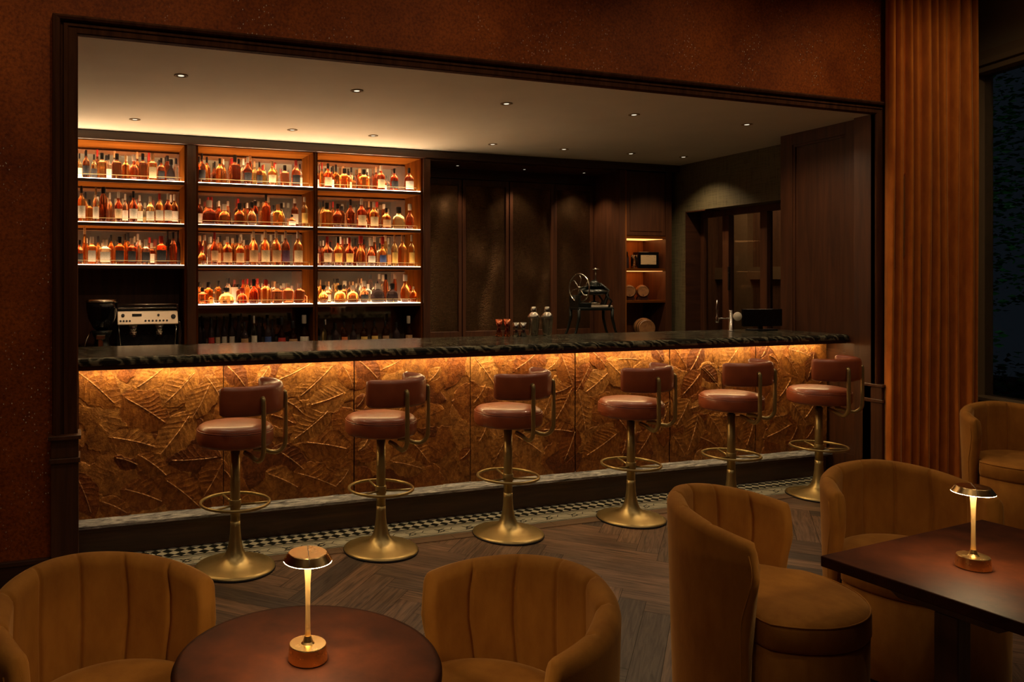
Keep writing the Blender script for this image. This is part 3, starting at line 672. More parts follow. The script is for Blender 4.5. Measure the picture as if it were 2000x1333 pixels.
# the stems proud of everything: raised again where later leaves covered them
for (x0, z0, x1, z1) in SEGS:
    l = math.hypot(x1 - x0, z1 - z0); ux, uz = (x1 - x0) / l, (z1 - z0) / l
    i0, i1 = np.searchsorted(gx, [min(x0, x1) - .02, max(x0, x1) + .02]); j0, j1 = np.searchsorted(gz, [min(z0, z1) - .02, max(z0, z1) + .02])
    if i1 - i0 < 2 or j1 - j0 < 2: continue
    X, Z = np.meshgrid(gx[i0:i1], gz[j0:j1])
    a = (X - x0) * ux + (Z - z0) * uz; b = -(X - x0) * uz + (Z - z0) * ux - .006 * np.sin(a / l * PI)
    r_ = .0080 * (1 + .25 * np.sin(a * 210 + x0 * 40)) * np.exp(-(b / .0021) ** 2) * ((a > 0) & (a < l))
    H_[j0:j1, i0:i1] = np.maximum(H_[j0:j1, i0:i1], .0035 + r_ * 1.0) * (r_ > .002) + H_[j0:j1, i0:i1] * (r_ <= .002)
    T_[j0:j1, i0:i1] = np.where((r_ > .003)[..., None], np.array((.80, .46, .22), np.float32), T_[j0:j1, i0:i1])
seams = [-.02, .819, 1.670, 2.514, 3.362, 4.208, 5.053, 5.822]
for k in range(7):
    i0 = np.searchsorted(gx, seams[k] + .002); i1 = np.searchsorted(gx, seams[k + 1] - .002)
    X, Z = np.meshgrid(gx[i0:i1], gz); Hh = H_[:, i0:i1]; n_, m_ = X.shape
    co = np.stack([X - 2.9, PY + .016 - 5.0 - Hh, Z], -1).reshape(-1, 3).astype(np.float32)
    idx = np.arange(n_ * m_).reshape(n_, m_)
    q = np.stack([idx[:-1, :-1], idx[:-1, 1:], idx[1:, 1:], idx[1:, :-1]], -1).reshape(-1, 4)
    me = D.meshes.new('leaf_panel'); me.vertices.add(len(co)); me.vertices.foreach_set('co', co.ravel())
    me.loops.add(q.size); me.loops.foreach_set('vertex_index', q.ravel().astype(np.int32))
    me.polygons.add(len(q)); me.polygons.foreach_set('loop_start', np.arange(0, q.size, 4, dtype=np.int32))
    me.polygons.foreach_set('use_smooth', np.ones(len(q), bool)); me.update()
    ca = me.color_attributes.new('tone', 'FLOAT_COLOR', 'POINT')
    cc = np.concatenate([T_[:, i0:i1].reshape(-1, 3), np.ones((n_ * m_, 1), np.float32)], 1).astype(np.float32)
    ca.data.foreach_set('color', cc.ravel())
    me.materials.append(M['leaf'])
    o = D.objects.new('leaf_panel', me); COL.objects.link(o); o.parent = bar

# ------------------------------------------------------------------ bar stools
def make_stool():
    t = thing('bar_stool', '', 'bar stool', group='swivel stools along the bar')
    base = [(.220, 0), (.222, .006), (.219, .012), (.20, .018), (.155, .026), (.105, .040), (.076, .054), (.057, .076), (.045, .104), (.037, .140), (.031, .185), (.028, .23), (.028, .26)]
    MB().lathe(base, n=64).build('base', 'brass', t)
    MB().lathe([(.224, 0), (.224, .004), (.222, .0065)], n=64).build('floor_rim', 'rubber', t)
    MB().lathe([(.0275, .24), (.0265, .655)], n=24).build('pole', 'brass', t)
    MB().lathe([(.018, .65), (.018, .672), (.05, .676), (.08, .690), (0, .692)], n=24).build('swivel_head', 'black', t)
    ring = MB().tube([(.19 * math.cos(a), .19 * math.sin(a), .365) for a in [2 * PI * k / 64 for k in range(64)]], .0085, 10, closed=True)
    ring.lathe([(.031, .335), (.033, .338), (.033, .378), (.031, .381)], n=24)
    for k in range(3):
        a = 2 * PI * k / 3 + .35; ring.tube([(.03 * math.cos(a), .03 * math.sin(a), .350), (.188 * math.cos(a), .188 * math.sin(a), .363)], .0065, 8)
    ring.build('footring', 'brass', t)
    seat = [(0.1, 0.689), (0.185, 0.689), (0.203, 0.694), (0.212, 0.709), (0.214, 0.736), (0.213, 0.763), (0.209, 0.773), (0.207, 0.776), (0.207, 0.779), (0.2, 0.792), (0.185, 0.801), (0.15, 0.808), (0.08, 0.812), (0, 0.813)]
    s_ = MB().lathe(seat, n=64).build('seat', 'leather', t)
    MB().tube([(.2095 * math.cos(a), .2095 * math.sin(a), .7755) for a in [2 * PI * k / 64 for k in range(64)]], .0028, 6, closed=True).build('piping', 'leather', s_)
    # padded band wrapping round; +x is the back of the stool
    prof = [(-.022, .880), (-.028, .896), (-.030, .955), (-.028, 1.012), (-.020, 1.030), (0, 1.037), (.018, 1.030), (.024, 1.012), (.025, .955), (.023, .896), (.016, .880), (0, .876)]
    vs_, fs = [], []; na = 40; nps = len(prof)
    for i in range(na + 1):
        u = -1 + 2 * i / na; a = R(82) * u; e = max(0, (abs(u) - .90) / .10); sh = math.sqrt(max(0, 1 - e * e * .9)) if e > 0 else 1
        for dr_, z in prof:
            rr = .243 + dr_ * (.35 + .65 * sh); zz = .957 + (z - .957) * (.80 + .20 * sh)
            vs_.append((rr * math.cos(a), rr * math.sin(a), zz))
    for i in range(na):
        for k in range(nps): k2 = (k + 1) % nps; fs.append((i * nps + k, i * nps + k2, (i + 1) * nps + k2, (i + 1) * nps + k))
    fs.append(tuple(range(nps))); fs.append(tuple(reversed([na * nps + k for k in range(nps)])))
    MB().add(vs_, fs, True).build('backrest', 'leather', t)
    for sgn in (-1, 1):
        a = sgn * R(31); ca, sa = math.cos(a), math.sin(a); pts = []
        for r_, z in ((.10, .655), (.15, .650), (.195, .635)): pts.append((r_, z))
        for k in range(1, 9):
            b_ = -PI / 2 + PI / 2 * k / 8; pts.append((.215 + .065 * math.cos(b_), .695 + .065 * math.sin(b_) - .0))
        pts += [(.2805, .80), (.2805, .945), (.278, .966), (.268, .974)]
        MB().tube([(r_ * ca, r_ * sa, z) for r_, z in pts], .0130, 12).build('support_tube', 'brass', t)
    return t
stool_spec = [(.805, -37.6, 'tan leather bar stool nearest the left end of the bar'),
              (1.675, -48.3, 'tan leather bar stool second from the left end of the bar'),
              (2.535, -57.5, 'tan leather bar stool third from the left, before the middle of the bar'),
              (3.475, -61.1, 'tan leather bar stool fourth from the left, left of the nearer single armchair'),
              (4.335, -65.5, 'tan leather bar stool fifth from the left, its base hidden behind an armchair'),
              (5.17, -68.7, 'tan leather bar stool at the right end of the bar beside the panelled pilaster')]
st0 = make_stool()
for k, (x, ang, lab) in enumerate(stool_spec):
    s_ = st0 if k == 0 else copy_tree(st0)
    s_.location = (x, 4.32, .004); s_.rotation_euler = (0, 0, R(ang)); s_['label'] = lab

# ------------------------------------------------------------------ back bar
def shelf_bay(x0, x1, tops, nameword, closed_back, base_z=.955):
    t = thing('bottle_shelving', nameword, 'shelving', ((x0 + x1) / 2, BY + .2, 0)); off = Vector(t.location)
    def p(mb, name, mat, par=t, **k):
        o = mb.build(name, mat, par, **k); 
        if par is t: o.location = -off
        return o
    ZT = 2.805
    p(MB().box(x0, x1, BY + .01, 7.46, ZT, CZ), 'header', 'warmwood')
    for a, b in ((x0 - .02, x0), (x1, x1 + .02)): p(MB().box(a, b, BY + .005, 7.46, .952, CZ), 'side_panel', 'warmwoodz')
    p(MB().box(x0, x1, 7.445, 7.46, .952, ZT), 'backing', 'wood')
    zs = [z for z in tops] + [None]
    upper = ZT
    for z in tops:
        p(MB().box(x0, x1, BY + .012, 7.43, z - .032, z - .007), 'shelf', 'warmwood', bevel=.002)
        p(MB().box(x0, x1, BY - .002, BY + .012, z - .034, z - .0055), 'shelf_lipping', 'woodx')
        p(MB().box(x0 + .003, x1 - .003, BY + .006, 7.40, z - .007, z), 'light_panel', 'topshelflight' if z > 2.4 else 'shelflight')
        p(MB().box(x0, x1, 7.432, 7.444, z, upper - .02), 'mirror', 'mirror')
        rl = MB().tube([(x0 + .01, BY + .03, z + .036), (x1 - .01, BY + .03, z + .036)], .0022, 6)
        n_ = max(3, round((x1 - x0) / .28))
        for k in range(n_ + 1):
            xx = x0 + .03 + (x1 - x0 - .06) * k / n_; rl.tube([(xx, BY + .03, z), (xx, BY + .03, z + .036)], .0018, 6)
        p(rl, 'rail', 'brass')
        upper = z - .028
    if not closed_back: p(MB().box(x0, x1, 7.432, 7.444, .96, upper - .02), 'mirror', 'mirror')
    return t
shelf_bay(-.30, .858, (2.483, 2.108, 1.742), 'left walnut shelving bay above the espresso machine', True)
shelf_bay(.979, 2.046, (2.483, 2.108, 1.742, 1.388), 'middle walnut shelving bay with four lit bottle shelves', False)
shelf_bay(2.090, 3.149, (2.483, 2.108, 1.742, 1.388), 'right walnut shelving bay with lit shelves beside the gauze screens', False)
for k, (a, b) in enumerate(((.879, .958), (2.067, 2.069), (3.170, 3.247))):
    struct(MB().box(a, b, BY - .012, 7.46, .952, CZ).build('trim_%d' % (5 + k), 'wood', bevel=.004 if b - a > .01 else 0))
struct(MB().box(-.33, 6.30, BY - .035, BY + .005, 2.81, CZ).build('trim_8', 'woodx', bevel=.006))
# back counter below the shelving
bc = thing('back_counter', 'dark back counter running under the bottle shelving', 'counter', (3, 7.0, 0))
o = MB().box(-.32, 6.20, 6.42, 7.43, .915, .95).build('worktop', 'marble', bc, bevel=.003); o.location = (-3, -7, 0)
o = MB().box(-.32, 6.20, 6.50, 7.43, .02, .915).build('cabinet', 'woodx', bc); o.location = (-3, -7, 0)

# bottles, one object each
PROF = {
 'c': [(.40, 0), (.48, .01), (.5, .04), (.5, .50), (.47, .57), (.36, .64), (.20, .70), (.15, .76), (.14, .86)],
 'q': [(.44, 0), (.5, .02), (.5, .06), (.5, .58), (.46, .64), (.26, .68), (.16, .72), (.15, .82)],
 's': [(.40, 0), (.48, .02), (.5, .15), (.47, .42), (.38, .56), (.20, .63), (.14, .68), (.14, .78)],
 'b': [(.30, 0), (.40, .02), (.49, .16), (.5, .30), (.44, .46), (.28, .57), (.17, .63), (.15, .72), (.15, .82)],
 't': [(.42, 0), (.5, .02), (.5, .62), (.44, .70), (.30, .76), (.26, .88)],
 'f': [(.42, 0), (.5, .03), (.5, .60), (.42, .67), (.2, .72), (.17, .84)],
 'n': [(.46, 0), (.5, .02), (.5, .58), (.44, .64), (.24, .69), (.19, .75), (.18, .90)],
 'k': [(.38, 0), (.42, .02), (.5, .42), (.49, .50), (.38, .60), (.20, .68), (.15, .74), (.14, .86)]}
SQ = {'q': 6, 'f': 3.5, 's': 3}
DEP = {'q': .85, 's': .72, 'f': .7}
WORD = {'c': 'round-shouldered', 'q': 'square', 's': 'squat decanter', 'b': 'round-bellied', 't': 'slender', 'f': 'narrow flat', 'n': 'high-shouldered', 'k': 'tapering'}
def band(prof, z0, z1, k, sq, ang=64, n=14):
    def rad(z):
        for (r0, a), (r1, b) in zip(prof, prof[1:]):
            if a <= z <= b: return r0 + (r1 - r0) * (z - a) / (b - a)
        return prof[-1][0]
    mb = MB(); vs_, fs = [], []; zz = [z0 + (z1 - z0) * i / 5 for i in range(6)]
    for z in zz:
        for i in range(n + 1):
            a = R(-90 - ang + 2 * ang * i / n); ca, sa = math.cos(a), math.sin(a)
            if sq: q = (abs(ca) ** sq + abs(sa) ** sq) ** (-1 / sq); ca *= q; sa *= q
            r = rad(z) * k; vs_.append((r * ca, r * sa, z))
    for j in range(5):
        for i in range(n): o = j * (n + 1) + i; fs.append((o, o + 1, o + n + 2, o + n + 1))
    return mb.add(vs_, fs, True)
BM = {}
for k, pr in PROF.items():
    sq = SQ.get(k, 0); n = 28 if sq else 20
    def mesh_of(mb, nme):
        o = mb.build(nme, 'Ca'.replace('Ca', 'black')); me = o.data; D.objects.remove(o); return me
    top = pr[-1][1]; rn = pr[-1][0]
    body = mesh_of(MB().lathe(pr, n=n, sq=sq), 'bottle_body')
    cr = {'s': 1.5, 'b': 1.5, 'q': 1.35}.get(k, 1.12)
    cap = mesh_of(MB().lathe([(rn * 1.02, top - .07), (rn * cr, top - .065), (rn * cr, .985), (rn * cr * .85, 1.0)], n=14), 'bottle_cap')
    zl = {'c': (.10, .44), 'q': (.10, .50), 's': (.12, .36), 'b': (.14, .38), 't': (.14, .50), 'f': (.12, .48), 'n': (.12, .46), 'k': (.14, .44)}[k]
    lab = mesh_of(band(pr, zl[0], zl[1], 1.015, sq, 40 if sq else 64), 'bottle_label')
    for me_ in (body, cap, lab): me_.materials.clear(); me_.materials.append(None)
    BM[k] = (body, cap, lab)
ORD = ['first', 'second', 'third', 'fourth', 'fifth', 'sixth', 'seventh', 'eighth', 'ninth', 'tenth', 'eleventh', 'twelfth', 'thirteenth', 'fourteenth', 'fifteenth', 'sixteenth']
BAYN = {'A': 'left', 'B': 'middle', 'C': 'right'}
ROWN = {'1': 'top shelf', '2': 'second shelf', '3': 'third shelf', '4': 'fourth shelf', '5': 'back counter'}
ROWZ = {'1': 2.483, '2': 2.108, '3': 1.742, '4': 1.388, '5': .95}
LANES = (7.125, 7.215, 7.305, 7.375)
def put(par, me, mat, nme):
    o = D.objects.new(nme, me); COL.objects.link(o)
    if par: o.parent = par
    o.material_slots[0].link = 'OBJECT'; o.material_slots[0].material = M[mat]
    return o
for rk, L in BOTTLES.items():
    placed = []
    lim = {'A': (-.29, .85), 'B': (.985, 2.04), 'C': (2.095, 3.14)}[rk[0]]
    for i, (x, w, h, ks, kl, kc, kb) in enumerate(sorted(L)):
        w *= .97; h = min(h, .326); sh = 'cqsbtfnk'[ks]; dep = DEP.get(sh, 1.0)
        x = min(max(x, lim[0] + w / 2 + .004), lim[1] - w / 2 - .004)
        big = w > .055
        best = None
        for ly in (LANES if big else LANES[1:]):
            ly2 = ly + (w * dep / 2 - .035 if ly == LANES[0] else 0)
            ok = all(math.hypot(x - px, (ly2 - py)) > (w + pw) / 2 * .99 or abs(ly2 - py) > (w * dep + pw * pd) / 2 + .001 or abs(x - px) > (w + pw) / 2 + .001 for px, py, pw, pd in placed)
            if ok: best = ly2; break
        if best is None:
            for tw in (.8, .65, .5):
                w2 = w * tw
                for ly in LANES:
                    if all(abs(ly - py) > (w2 * dep + pw * pd) / 2 + .001 or abs(x - px) > (w2 + pw) / 2 + .001 for px, py, pw, pd in placed): best = ly; break
                if best is not None: w = w2; break
        if best is None: continue
        placed.append((x, best, w, dep))
        lq, cp, lb = 'adryowp'[kl], 'krwog'[kc], '-wkcbytrpo'[kb]
        b_, c_, l_ = BM[sh]
        r = put(None, b_, 'L' + lq, 'bottle'); r.location = (x, best, ROWZ[rk[1]] + .0008); r.scale = (w, w * dep, h)
        r.rotation_euler = (0, 0, 0)
        put(r, c_, 'C' + cp, 'cap')
        if lb != '-' : put(r, l_, 'B' + lb, 'label')
        lt = '%s %s bottle, %s cap, %s%s from left, %s, %s bay' % (LIQ[lq][0], WORD[sh], CAP[cp][0], (LAB[lb][0] + ' label, ') if lb != '-' else '', ORD[len(placed) - 1], ROWN[rk[1]], BAYN[rk[0]])
        tag(r, lt, 'bottle', 'bottles on the %s of the %s bay' % (ROWN[rk[1]], BAYN[rk[0]]))

# partly hidden bottles standing in the rear of the lit shelves
rgb = random.Random(21)
for rk in BOTTLES:
    if rk[1] == '5': continue
    lim = {'A': (-.02, .85), 'B': (.985, 2.04), 'C': (2.095, 3.14)}[rk[0]]
    front_ = [o for o in COL.objects if o.name.startswith('bottle') and o.parent is None and o.get('group') == 'bottles on the %s of the %s bay' % (ROWN[rk[1]], BAYN[rk[0]])]
    x = lim[0] + .05; cnt = 0
    while x < lim[1] - .05:
        w = rgb.uniform(.048, .066); h = rgb.uniform(.22, .30) if rk[1] != '4' else rgb.uniform(.17, .24); y = 7.385
        if all(abs(o.location.x - x) > (o.scale.x + w) / 2 + .002 or abs(o.location.y - y) > (o.scale.y + w) / 2 + .002 for o in front_):
            sh = rgb.choice('cckqt'); lq = rgb.choice('aaywdrw'); cp = rgb.choice('kkkwro')
            r = put(None, BM[sh][0], 'L' + lq, 'bottle'); r.location = (x, y, ROWZ[rk[1]] + .0008); r.scale = (w, w * DEP.get(sh, 1.0), h)
            put(r, BM[sh][1], 'C' + cp, 'cap')
            tag(r, 'half-hidden %s %s bottle, %s cap, back row, %s from left, %s, %s bay' % (LIQ[lq][0], WORD[sh].split()[0], CAP[cp][0], ORD[cnt], ROWN[rk[1]], BAYN[rk[0]]), 'bottle', 'back-row bottles on the %s of the %s bay' % (ROWN[rk[1]], BAYN[rk[0]]))
            cnt += 1; x += w + rgb.uniform(.015, .05)
            if cnt > 8: break
        else: x += .012

# ------------------------------------------------------------------ centre recess with wire-gauze screens
for k, (xa, xb) in enumerate(((3.247, 3.44), (5.59, 5.50))): pass
struct(MB().box(3.247, 5.56, BY + .005, 7.60, 2.795, CZ).build('ceiling_recess', 'wood'))
struct(MB().box(5.50, 5.575, BY - .01, 7.60, 0, 2.81).build('trim_9', 'wood', bevel=.004))
struct(MB().box(3.249, 5.50, 7.46, 7.52, 2.69, 2.795).build('trim_10', 'woodx'))
SX = [3.27, 3.785, 3.872, 4.357, 4.446, 4.930, 5.007, 5.455]
labs = ['copper gauze screen leaf beside the bottle shelving', 'copper gauze screen leaf second from the bottle shelving', 'copper gauze screen leaf behind the cocktail shakers', 'copper gauze screen leaf behind the cast-iron ice shaver']
for k in range(4):
    xa, xb = SX[2 * k], SX[2 * k + 1]
    fa, fb = xa - .038, xb + .038
    t = thing('gauze_screen', labs[k], 'screen', ((fa + fb) / 2, 7.50, 0), group='folding gauze screens behind the bar'); ox = Vector(t.location)
    f = MB().box(fa, xa, 7.47, 7.51, .96, 2.685).box(xb, fb, 7.47, 7.51, .96, 2.685).box(xa, xb, 7.47, 7.51, 2.62, 2.685).box(xa, xb, 7.47, 7.51, .96, 1.06)
    o = f.build('frame', 'wood', t, bevel=.003); o.location = -ox
    vs_, fs = [], []; nu, nv = 110, 420; rg = random.Random(k + 4); p1, p2, p3 = rg.random() * 6, rg.random() * 6, rg.random() * 6
    for j in range(nv + 1):
        z = 1.055 + (2.625 - 1.055) * j / nv; zz = (z - 1.055)
        for i in range(nu + 1):
            u = i / nu; x = xa - .003 + (xb - xa + .006) * u
            env = math.sin(PI * u) ** .6
            u0 = (.62, .80, .95, .12)[k] - (.32, .34, .30, -.15)[k] * (1 - zz / 1.57) ** 1.2 + .07 * math.sin(zz * 4.3 + p1); d = .022 * math.exp(-((u - u0) / .17) ** 2) + .005 * math.sin(9 * u + p3 + 1.8 * zz) + .007 * math.sin(zz * 8 + 3 * u + p2 + 1.2 * math.sin(zz * 3.3 + p1))
            rb_ = math.exp(-((u - u0) / (.07 + .07 * (1 - zz / 1.57))) ** 2) * (1, 1, .45, .35)[k] * max(0, min(1, (1.40 - zz) * 3))
            d += .0052 * rb_ * (rg.random() - .5)
            vs_.append((x, 7.49 + d * env, z))
    for j in range(nv):
        for i in range(nu): q = j * (nu + 1) + i; fs.append((q, q + 1, q + nu + 2, q + nu + 1))
    o = MB().add(vs_, fs, True).build('gauze', 'gauze', t); o.location = -ox

# ------------------------------------------------------------------ niche unit on the right
nu_ = thing('niche_cabinet', 'tall walnut cabinet with lit niche holding small barrels', 'cabinet', (5.9, 7.2, 0)); off = Vector((5.9, 7.2, 0))
def np_(mb, name, mat, **k):
    o = mb.build(name, mat, nu_, **k); o.location = -off; return o
np_(MB().box(5.578, 5.597, BY, 7.42, .95, 2.81), 'side_panel', 'litnichewood')
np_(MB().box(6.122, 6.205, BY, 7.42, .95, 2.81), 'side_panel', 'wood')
np_(MB().box(5.597, 6.122, 7.40, 7.42, .95, 2.81), 'back_panel', 'litnichewood')
np_(MB().box(5.600, 6.119, BY + .004, BY + .026, 2.10, 2.80).box(5.645, 6.074, BY - .001, BY + .004, 2.145, 2.755), 'door', 'wood', bevel=.004)
np_(MB().box(5.597, 6.122, BY + .003, 7.40, 2.066, 2.095), 'shelf', 'warmwood')
for z in (1.737, 1.385): np_(MB().box(5.597, 6.122, BY + .004, 7.40, z - .027, z), 'shelf', 'warmwood', bevel=.002)
for z in (2.066, 1.710): np_(MB().box(5.61, 6.11, BY + .035, 7.37, z - .003, z), 'light_panel', 'nichelight')

# items in the niche
def barrel(x, y, z, r, L, rz, label, group=None):
    t = thing('wooden_barrel', label, 'barrel', (x, y, z), rz, group)
    m = Matrix.Translation((0, 0, r + r * .35)) @ Matrix.Rotation(R(90), 4, 'X')
    n = 12
    pr = [(r * (.80 + .20 * math.sin(PI * i / n)), -L / 2 + L * i / n) for i in range(n + 1)]
    b_ = MB().lathe([(r * .70, -L / 2 + .006)] + pr + [(r * .70, L / 2 - .006)], n=32, mat=m); b_.build('cask', 'oak', t)
    for f in (-.42, -.25, .25, .42):
        rr = r * (.80 + .20 * math.sin(PI * (.5 + f))) + .0012
        MB().lathe([(rr, f * L - .006), (rr + .0005, f * L + .006)], n=32, mat=m).build('hoop', 'iron', t)
    s_ = MB()
    for sgn in (-1, 1): s_.prism([(-r * .8, 0), (r * .8, 0), (r * .8, r * .30), (r * .62, r * .62), (r * .3, r * .42), (-r * .3, r * .42), (-r * .62, r * .62), (-r * .8, r * .30)], sgn * L * .28 - .008, sgn * L * .28 + .008)
    s_.box(-r * .5, r * .5, -L * .28, L * .28, 0, r * .15)
    s_.build('cradle', 'wood', t)
    MB().tube([(0, -L / 2, r * .72), (0, -L / 2 - r * .35, r * .72)], r * .06, 8).build('tap', 'wood', t)
    return t
barrel(5.735, 7.16, 1.386, .072, .16, R(-33), 'small oak barrel at the left of the lit lower niche', 'small barrels in the niche')
barrel(5.92, 7.17, 1.386, .072, .16, R(-30), 'small oak barrel at the right of the lit lower niche', 'small barrels in the niche')
barrel(5.755, 6.94, .951, .105, .24, R(-24), 'larger oak barrel on the back counter below the niche')
bx = thing('bottle_carton', 'dark presentation box with a cream label in the upper niche', 'box', (5.97, 7.17, 1.738), R(-8))
MB().box(-.125, .125, -.06, .06, 0, .185).build('case', 'screenblack', bx, bevel=.006)
MB().box(-.10, .09, -.0625, -.0595, .045, .15).build('front_label', 'Bc', bx)
gl = tag(MB().lathe([(.033, 0), (.035, .004), (.037, .15), (.035, .15), (.033, .012), (0, .010)], n=24).build('drinking_glass', 'crystal'), 'tall clear glass beside the dark box in the niche', 'glass'); gl.location = (5.795, 7.15, 1.738)
for k, (x, r_, h, lab, cp) in enumerate(((5.625, .026, .25, 'tall dark bottle with pale ball stopper in the upper niche', 'w'), (5.675, .022, .22, 'thin dark bottle with copper-lit side in the upper niche', 'o'), (5.725, .024, .19, 'short black bottle next to the glass in the upper niche', 'k'))):
    r = put(None, BM['t'][0], 'Lp', 'bottle'); r.location = (x, 7.15 + .02 * k, 1.738); r.scale = (2 * r_, 2 * r_, h)
    put(r, BM['t'][1], 'C' + cp, 'cap'); tag(r, lab, 'bottle', 'bottles in the upper niche')

# ------------------------------------------------------------------ downlights
def downlight(x, y, z, label, group, watts, ang, r_=.034, rot=(0, 0, 0)):
    t = thing('recessed_downlight', label, 'downlight', (x, y, z), 0, group)
    MB().lathe([(r_ * 1.28, -.001), (r_ * 1.28, -.004), (r_ * .95, -.006), (r_ * .90, -.002)], n=28).build('trim_ring', 'creamwall' if r_ > .03 else 'iron', t)
    MB().lathe([(r_ * .55, -.0025), (r_ * .55, -.0035)], n=20).build('lens', 'lens', t)
    if watts: spot('downlight_beam', (0, 0, -.012), watts, ang, (1.0, .70, .42), .7, .02, rot, t)
front = [(.585, 4.97), (1.752, 4.97), (2.903, 4.97), (4.027, 4.97), (5.152, 4.97)]
rear = [(.397, 6.44), (1.688, 6.44), (2.43, 6.46), (3.643, 6.49), (4.436, 6.50), (5.228, 6.50), (5.88, 6.49)]
for k, (x, y) in enumerate(front): downlight(x, y, CZ, 'ceiling downlight, %s from left in the front row over the bar' % ORD[k], 'front row of downlights over the bar', LV['bar_ceiling'], 150)
for k, (x, y) in enumerate(rear): downlight(x, y, CZ, 'ceiling downlight, %s from left in the rear row over the bar' % ORD[k], 'rear row of downlights over the bar', LV['bar_ceiling'] * (.6 if k < 3 else 1.15), 60 if k < 3 else 118)
for k, (x, y) in enumerate(((3.66, 7.25), (4.46, 7.26), (5.22, 7.27))): downlight(x, y, 2.795, 'small downlight over the gauze screens, %s from left' % ORD[k], 'downlights over the gauze screens', LV['soffit'], 95, .024)

# ------------------------------------------------------------------ barrel armchairs
def make_armchair():
    t = thing('armchair', '', 'armchair', group='ochre velvet barrel armchairs')
    RO, TH = .335, .064
    def rim(a):                                       # height of the rim, a in degrees from the back
        q = min(1, abs(a) / 96); return .782 - .076 * q ** 1.6
    def ext(z): 
        q = max(0, 1 - abs(z - .60) / .20)
        return 93 + 6.5 * (q * q * (3 - 2 * q))
    NCH = 7
    vs_, fs = [], []; na = 288
    tpl = [('o', .012), ('o', .05), ('o', .2), ('o', .35), ('o', .5), ('o', .62), ('o', .70), ('o', .93), ('c', 25), ('c', 55), ('c', 90), ('c', 125), ('c', 155), ('i', .93), ('i', .75), ('i', .5), ('i', .3), ('i', .05), ('b', 0)]
    for i in range(na + 1):
        u = -1 + 2 * i / na
        ring = []
        A = 96 * u; Ht = rim(A)
        for kind, p in tpl:
            if kind == 'o':
                z = p if p <= .5 else .5 + (Ht - .036 - .5) * ((p - .5) / .43)
                r = RO - .022 * (1 - z / .78) ; 
            elif kind == 'c':
                an = R(p); z = Ht - .036 + .036 * math.sin(an); r = RO - .002 - TH / 2 + TH / 2 * math.cos(an)
            elif kind == 'i':
                z = .40 + (Ht - .036 - .40) * (p / .93); r = RO - TH - .002
            else: z = .40; r = RO - TH - .002
            a = ext(z) * u
            ch = (u + 1) / 2 * NCH; fr_ = ch - math.floor(ch); d = min(fr_, 1 - fr_) / .5
            groove = math.exp(-(d / .085) ** 2)
            puff = math.sqrt(max(0, 1 - (1 - d) ** 2))
            if kind in 'ib' : r = r - .009 * puff + .004 + .007 * groove
            if kind == 'c': 
                w_ = max(0, min(1, (p - 70) / 85)); r = r - w_ * (.009 * puff - .004 - .007 * groove); z -= .0045 * groove * (w_ if p < 170 else 1)
            # arm ends rounded off
            e = max(0, (abs(u) - .955) / .045); mid = RO - TH / 2
            if e > 0:
                f_ = math.sqrt(max(0, 1 - e * e * .97)); r = mid + (r - mid) * f_
            ring.append((r * math.cos(R(a)), r * math.sin(R(a)), z))
        vs_ += ring
    n = len(tpl)
    for i in range(na):
        for k in range(n): k2 = (k + 1) % n; fs.append((i * n + k, i * n + k2, (i + 1) * n + k2, (i + 1) * n + k))
    fs.append(tuple(range(n))); fs.append(tuple(reversed([na * n + k for k in range(n)])))
    # back is at +x in this local frame
    mb = MB().add(vs_, fs, True); mb.build('backrest', 'velvet', t)
    # piping line down the outside at each arm end
    for sg in (-1, 1):
        pts = []
        for k in range(20):
            z = .02 + k / 19 * .645; a = R(ext(z) * .955 * sg); r = RO - .022 * (1 - z / .78) + .0008
            pts.append((r * math.cos(a), r * math.sin(a), z))
        MB().tube(pts, .0022, 6).build('piping', 'velvet', t)
    # seat: round in front, tucked inside the back
    def outline(inner, front, n=96):
        o_ = []
        for k in range(n):
            a = -180 + 360 * k / n; aa = abs(a)         # 0 = back
            q = max(0, min(1, (aa - 92) / 9)); q = q * q * (3 - 2 * q)
            r = inner + (front - inner) * q
            cx_ = -.022 * q
            o_.append((r * math.cos(R(a)) + cx_ * (1 if aa > 90 else 0), r * math.sin(R(a))))
        return o_
    IN = RO - TH - .006
    def stack(levels, name, mat):
        vs_, fs = [], []; n = 96
        for inset, z in levels:
            for x, y in outline(IN - inset * .5, .318 - inset): vs_.append((x, y, z))
        for j in range(len(levels) - 1):
            for k in range(n): k2 = (k + 1) % n; fs.append((j * n + k, j * n + k2, (j + 1) * n + k2, (j + 1) * n + k))
        fs.append(tuple(reversed(range(n)))); fs.append(tuple((len(levels) - 1) * n + k for k in range(n)))
        return MB().add(vs_, fs, True).build(name, mat, t)
    s_ = stack([(.02, .352), (.006, .356), (.0, .366), (0, .428), (.003, .438), (.010, .445), (.03, .454), (.08, .466), (.14, .472), (.22, .474)], 'seat_cushion', 'velvet')
    MB().tube([(x, y, .4435) for x, y in outline(IN - .002, .3145)], .0028, 6, closed=True).build('piping', 'velvet', s_)
    stack([(.012, .012), (.008, .02), (.004, .346), (.012, .353)], 'base', 'velvet')
    MB().lathe([(.27, 0), (.27, .014)], n=48).build('foot_plinth', 'black', t)
    return t
chairs = [((.090, 2.205), -56.0, 'ochre velvet barrel armchair at the left of the round table'),
          ((1.045, 1.868), -176.0, 'ochre velvet barrel armchair at the right of the round table'),
          ((2.395, 2.235), -58.0, 'ochre velvet barrel armchair at the near end of the rectangular table'),
          ((3.275, 2.30), -118.0, 'ochre velvet barrel armchair behind the rectangular table'),
          ((5.70, 3.28), -118.0, 'ochre velvet barrel armchair by the dark window beyond the curtain')]
ch0 = make_armchair()
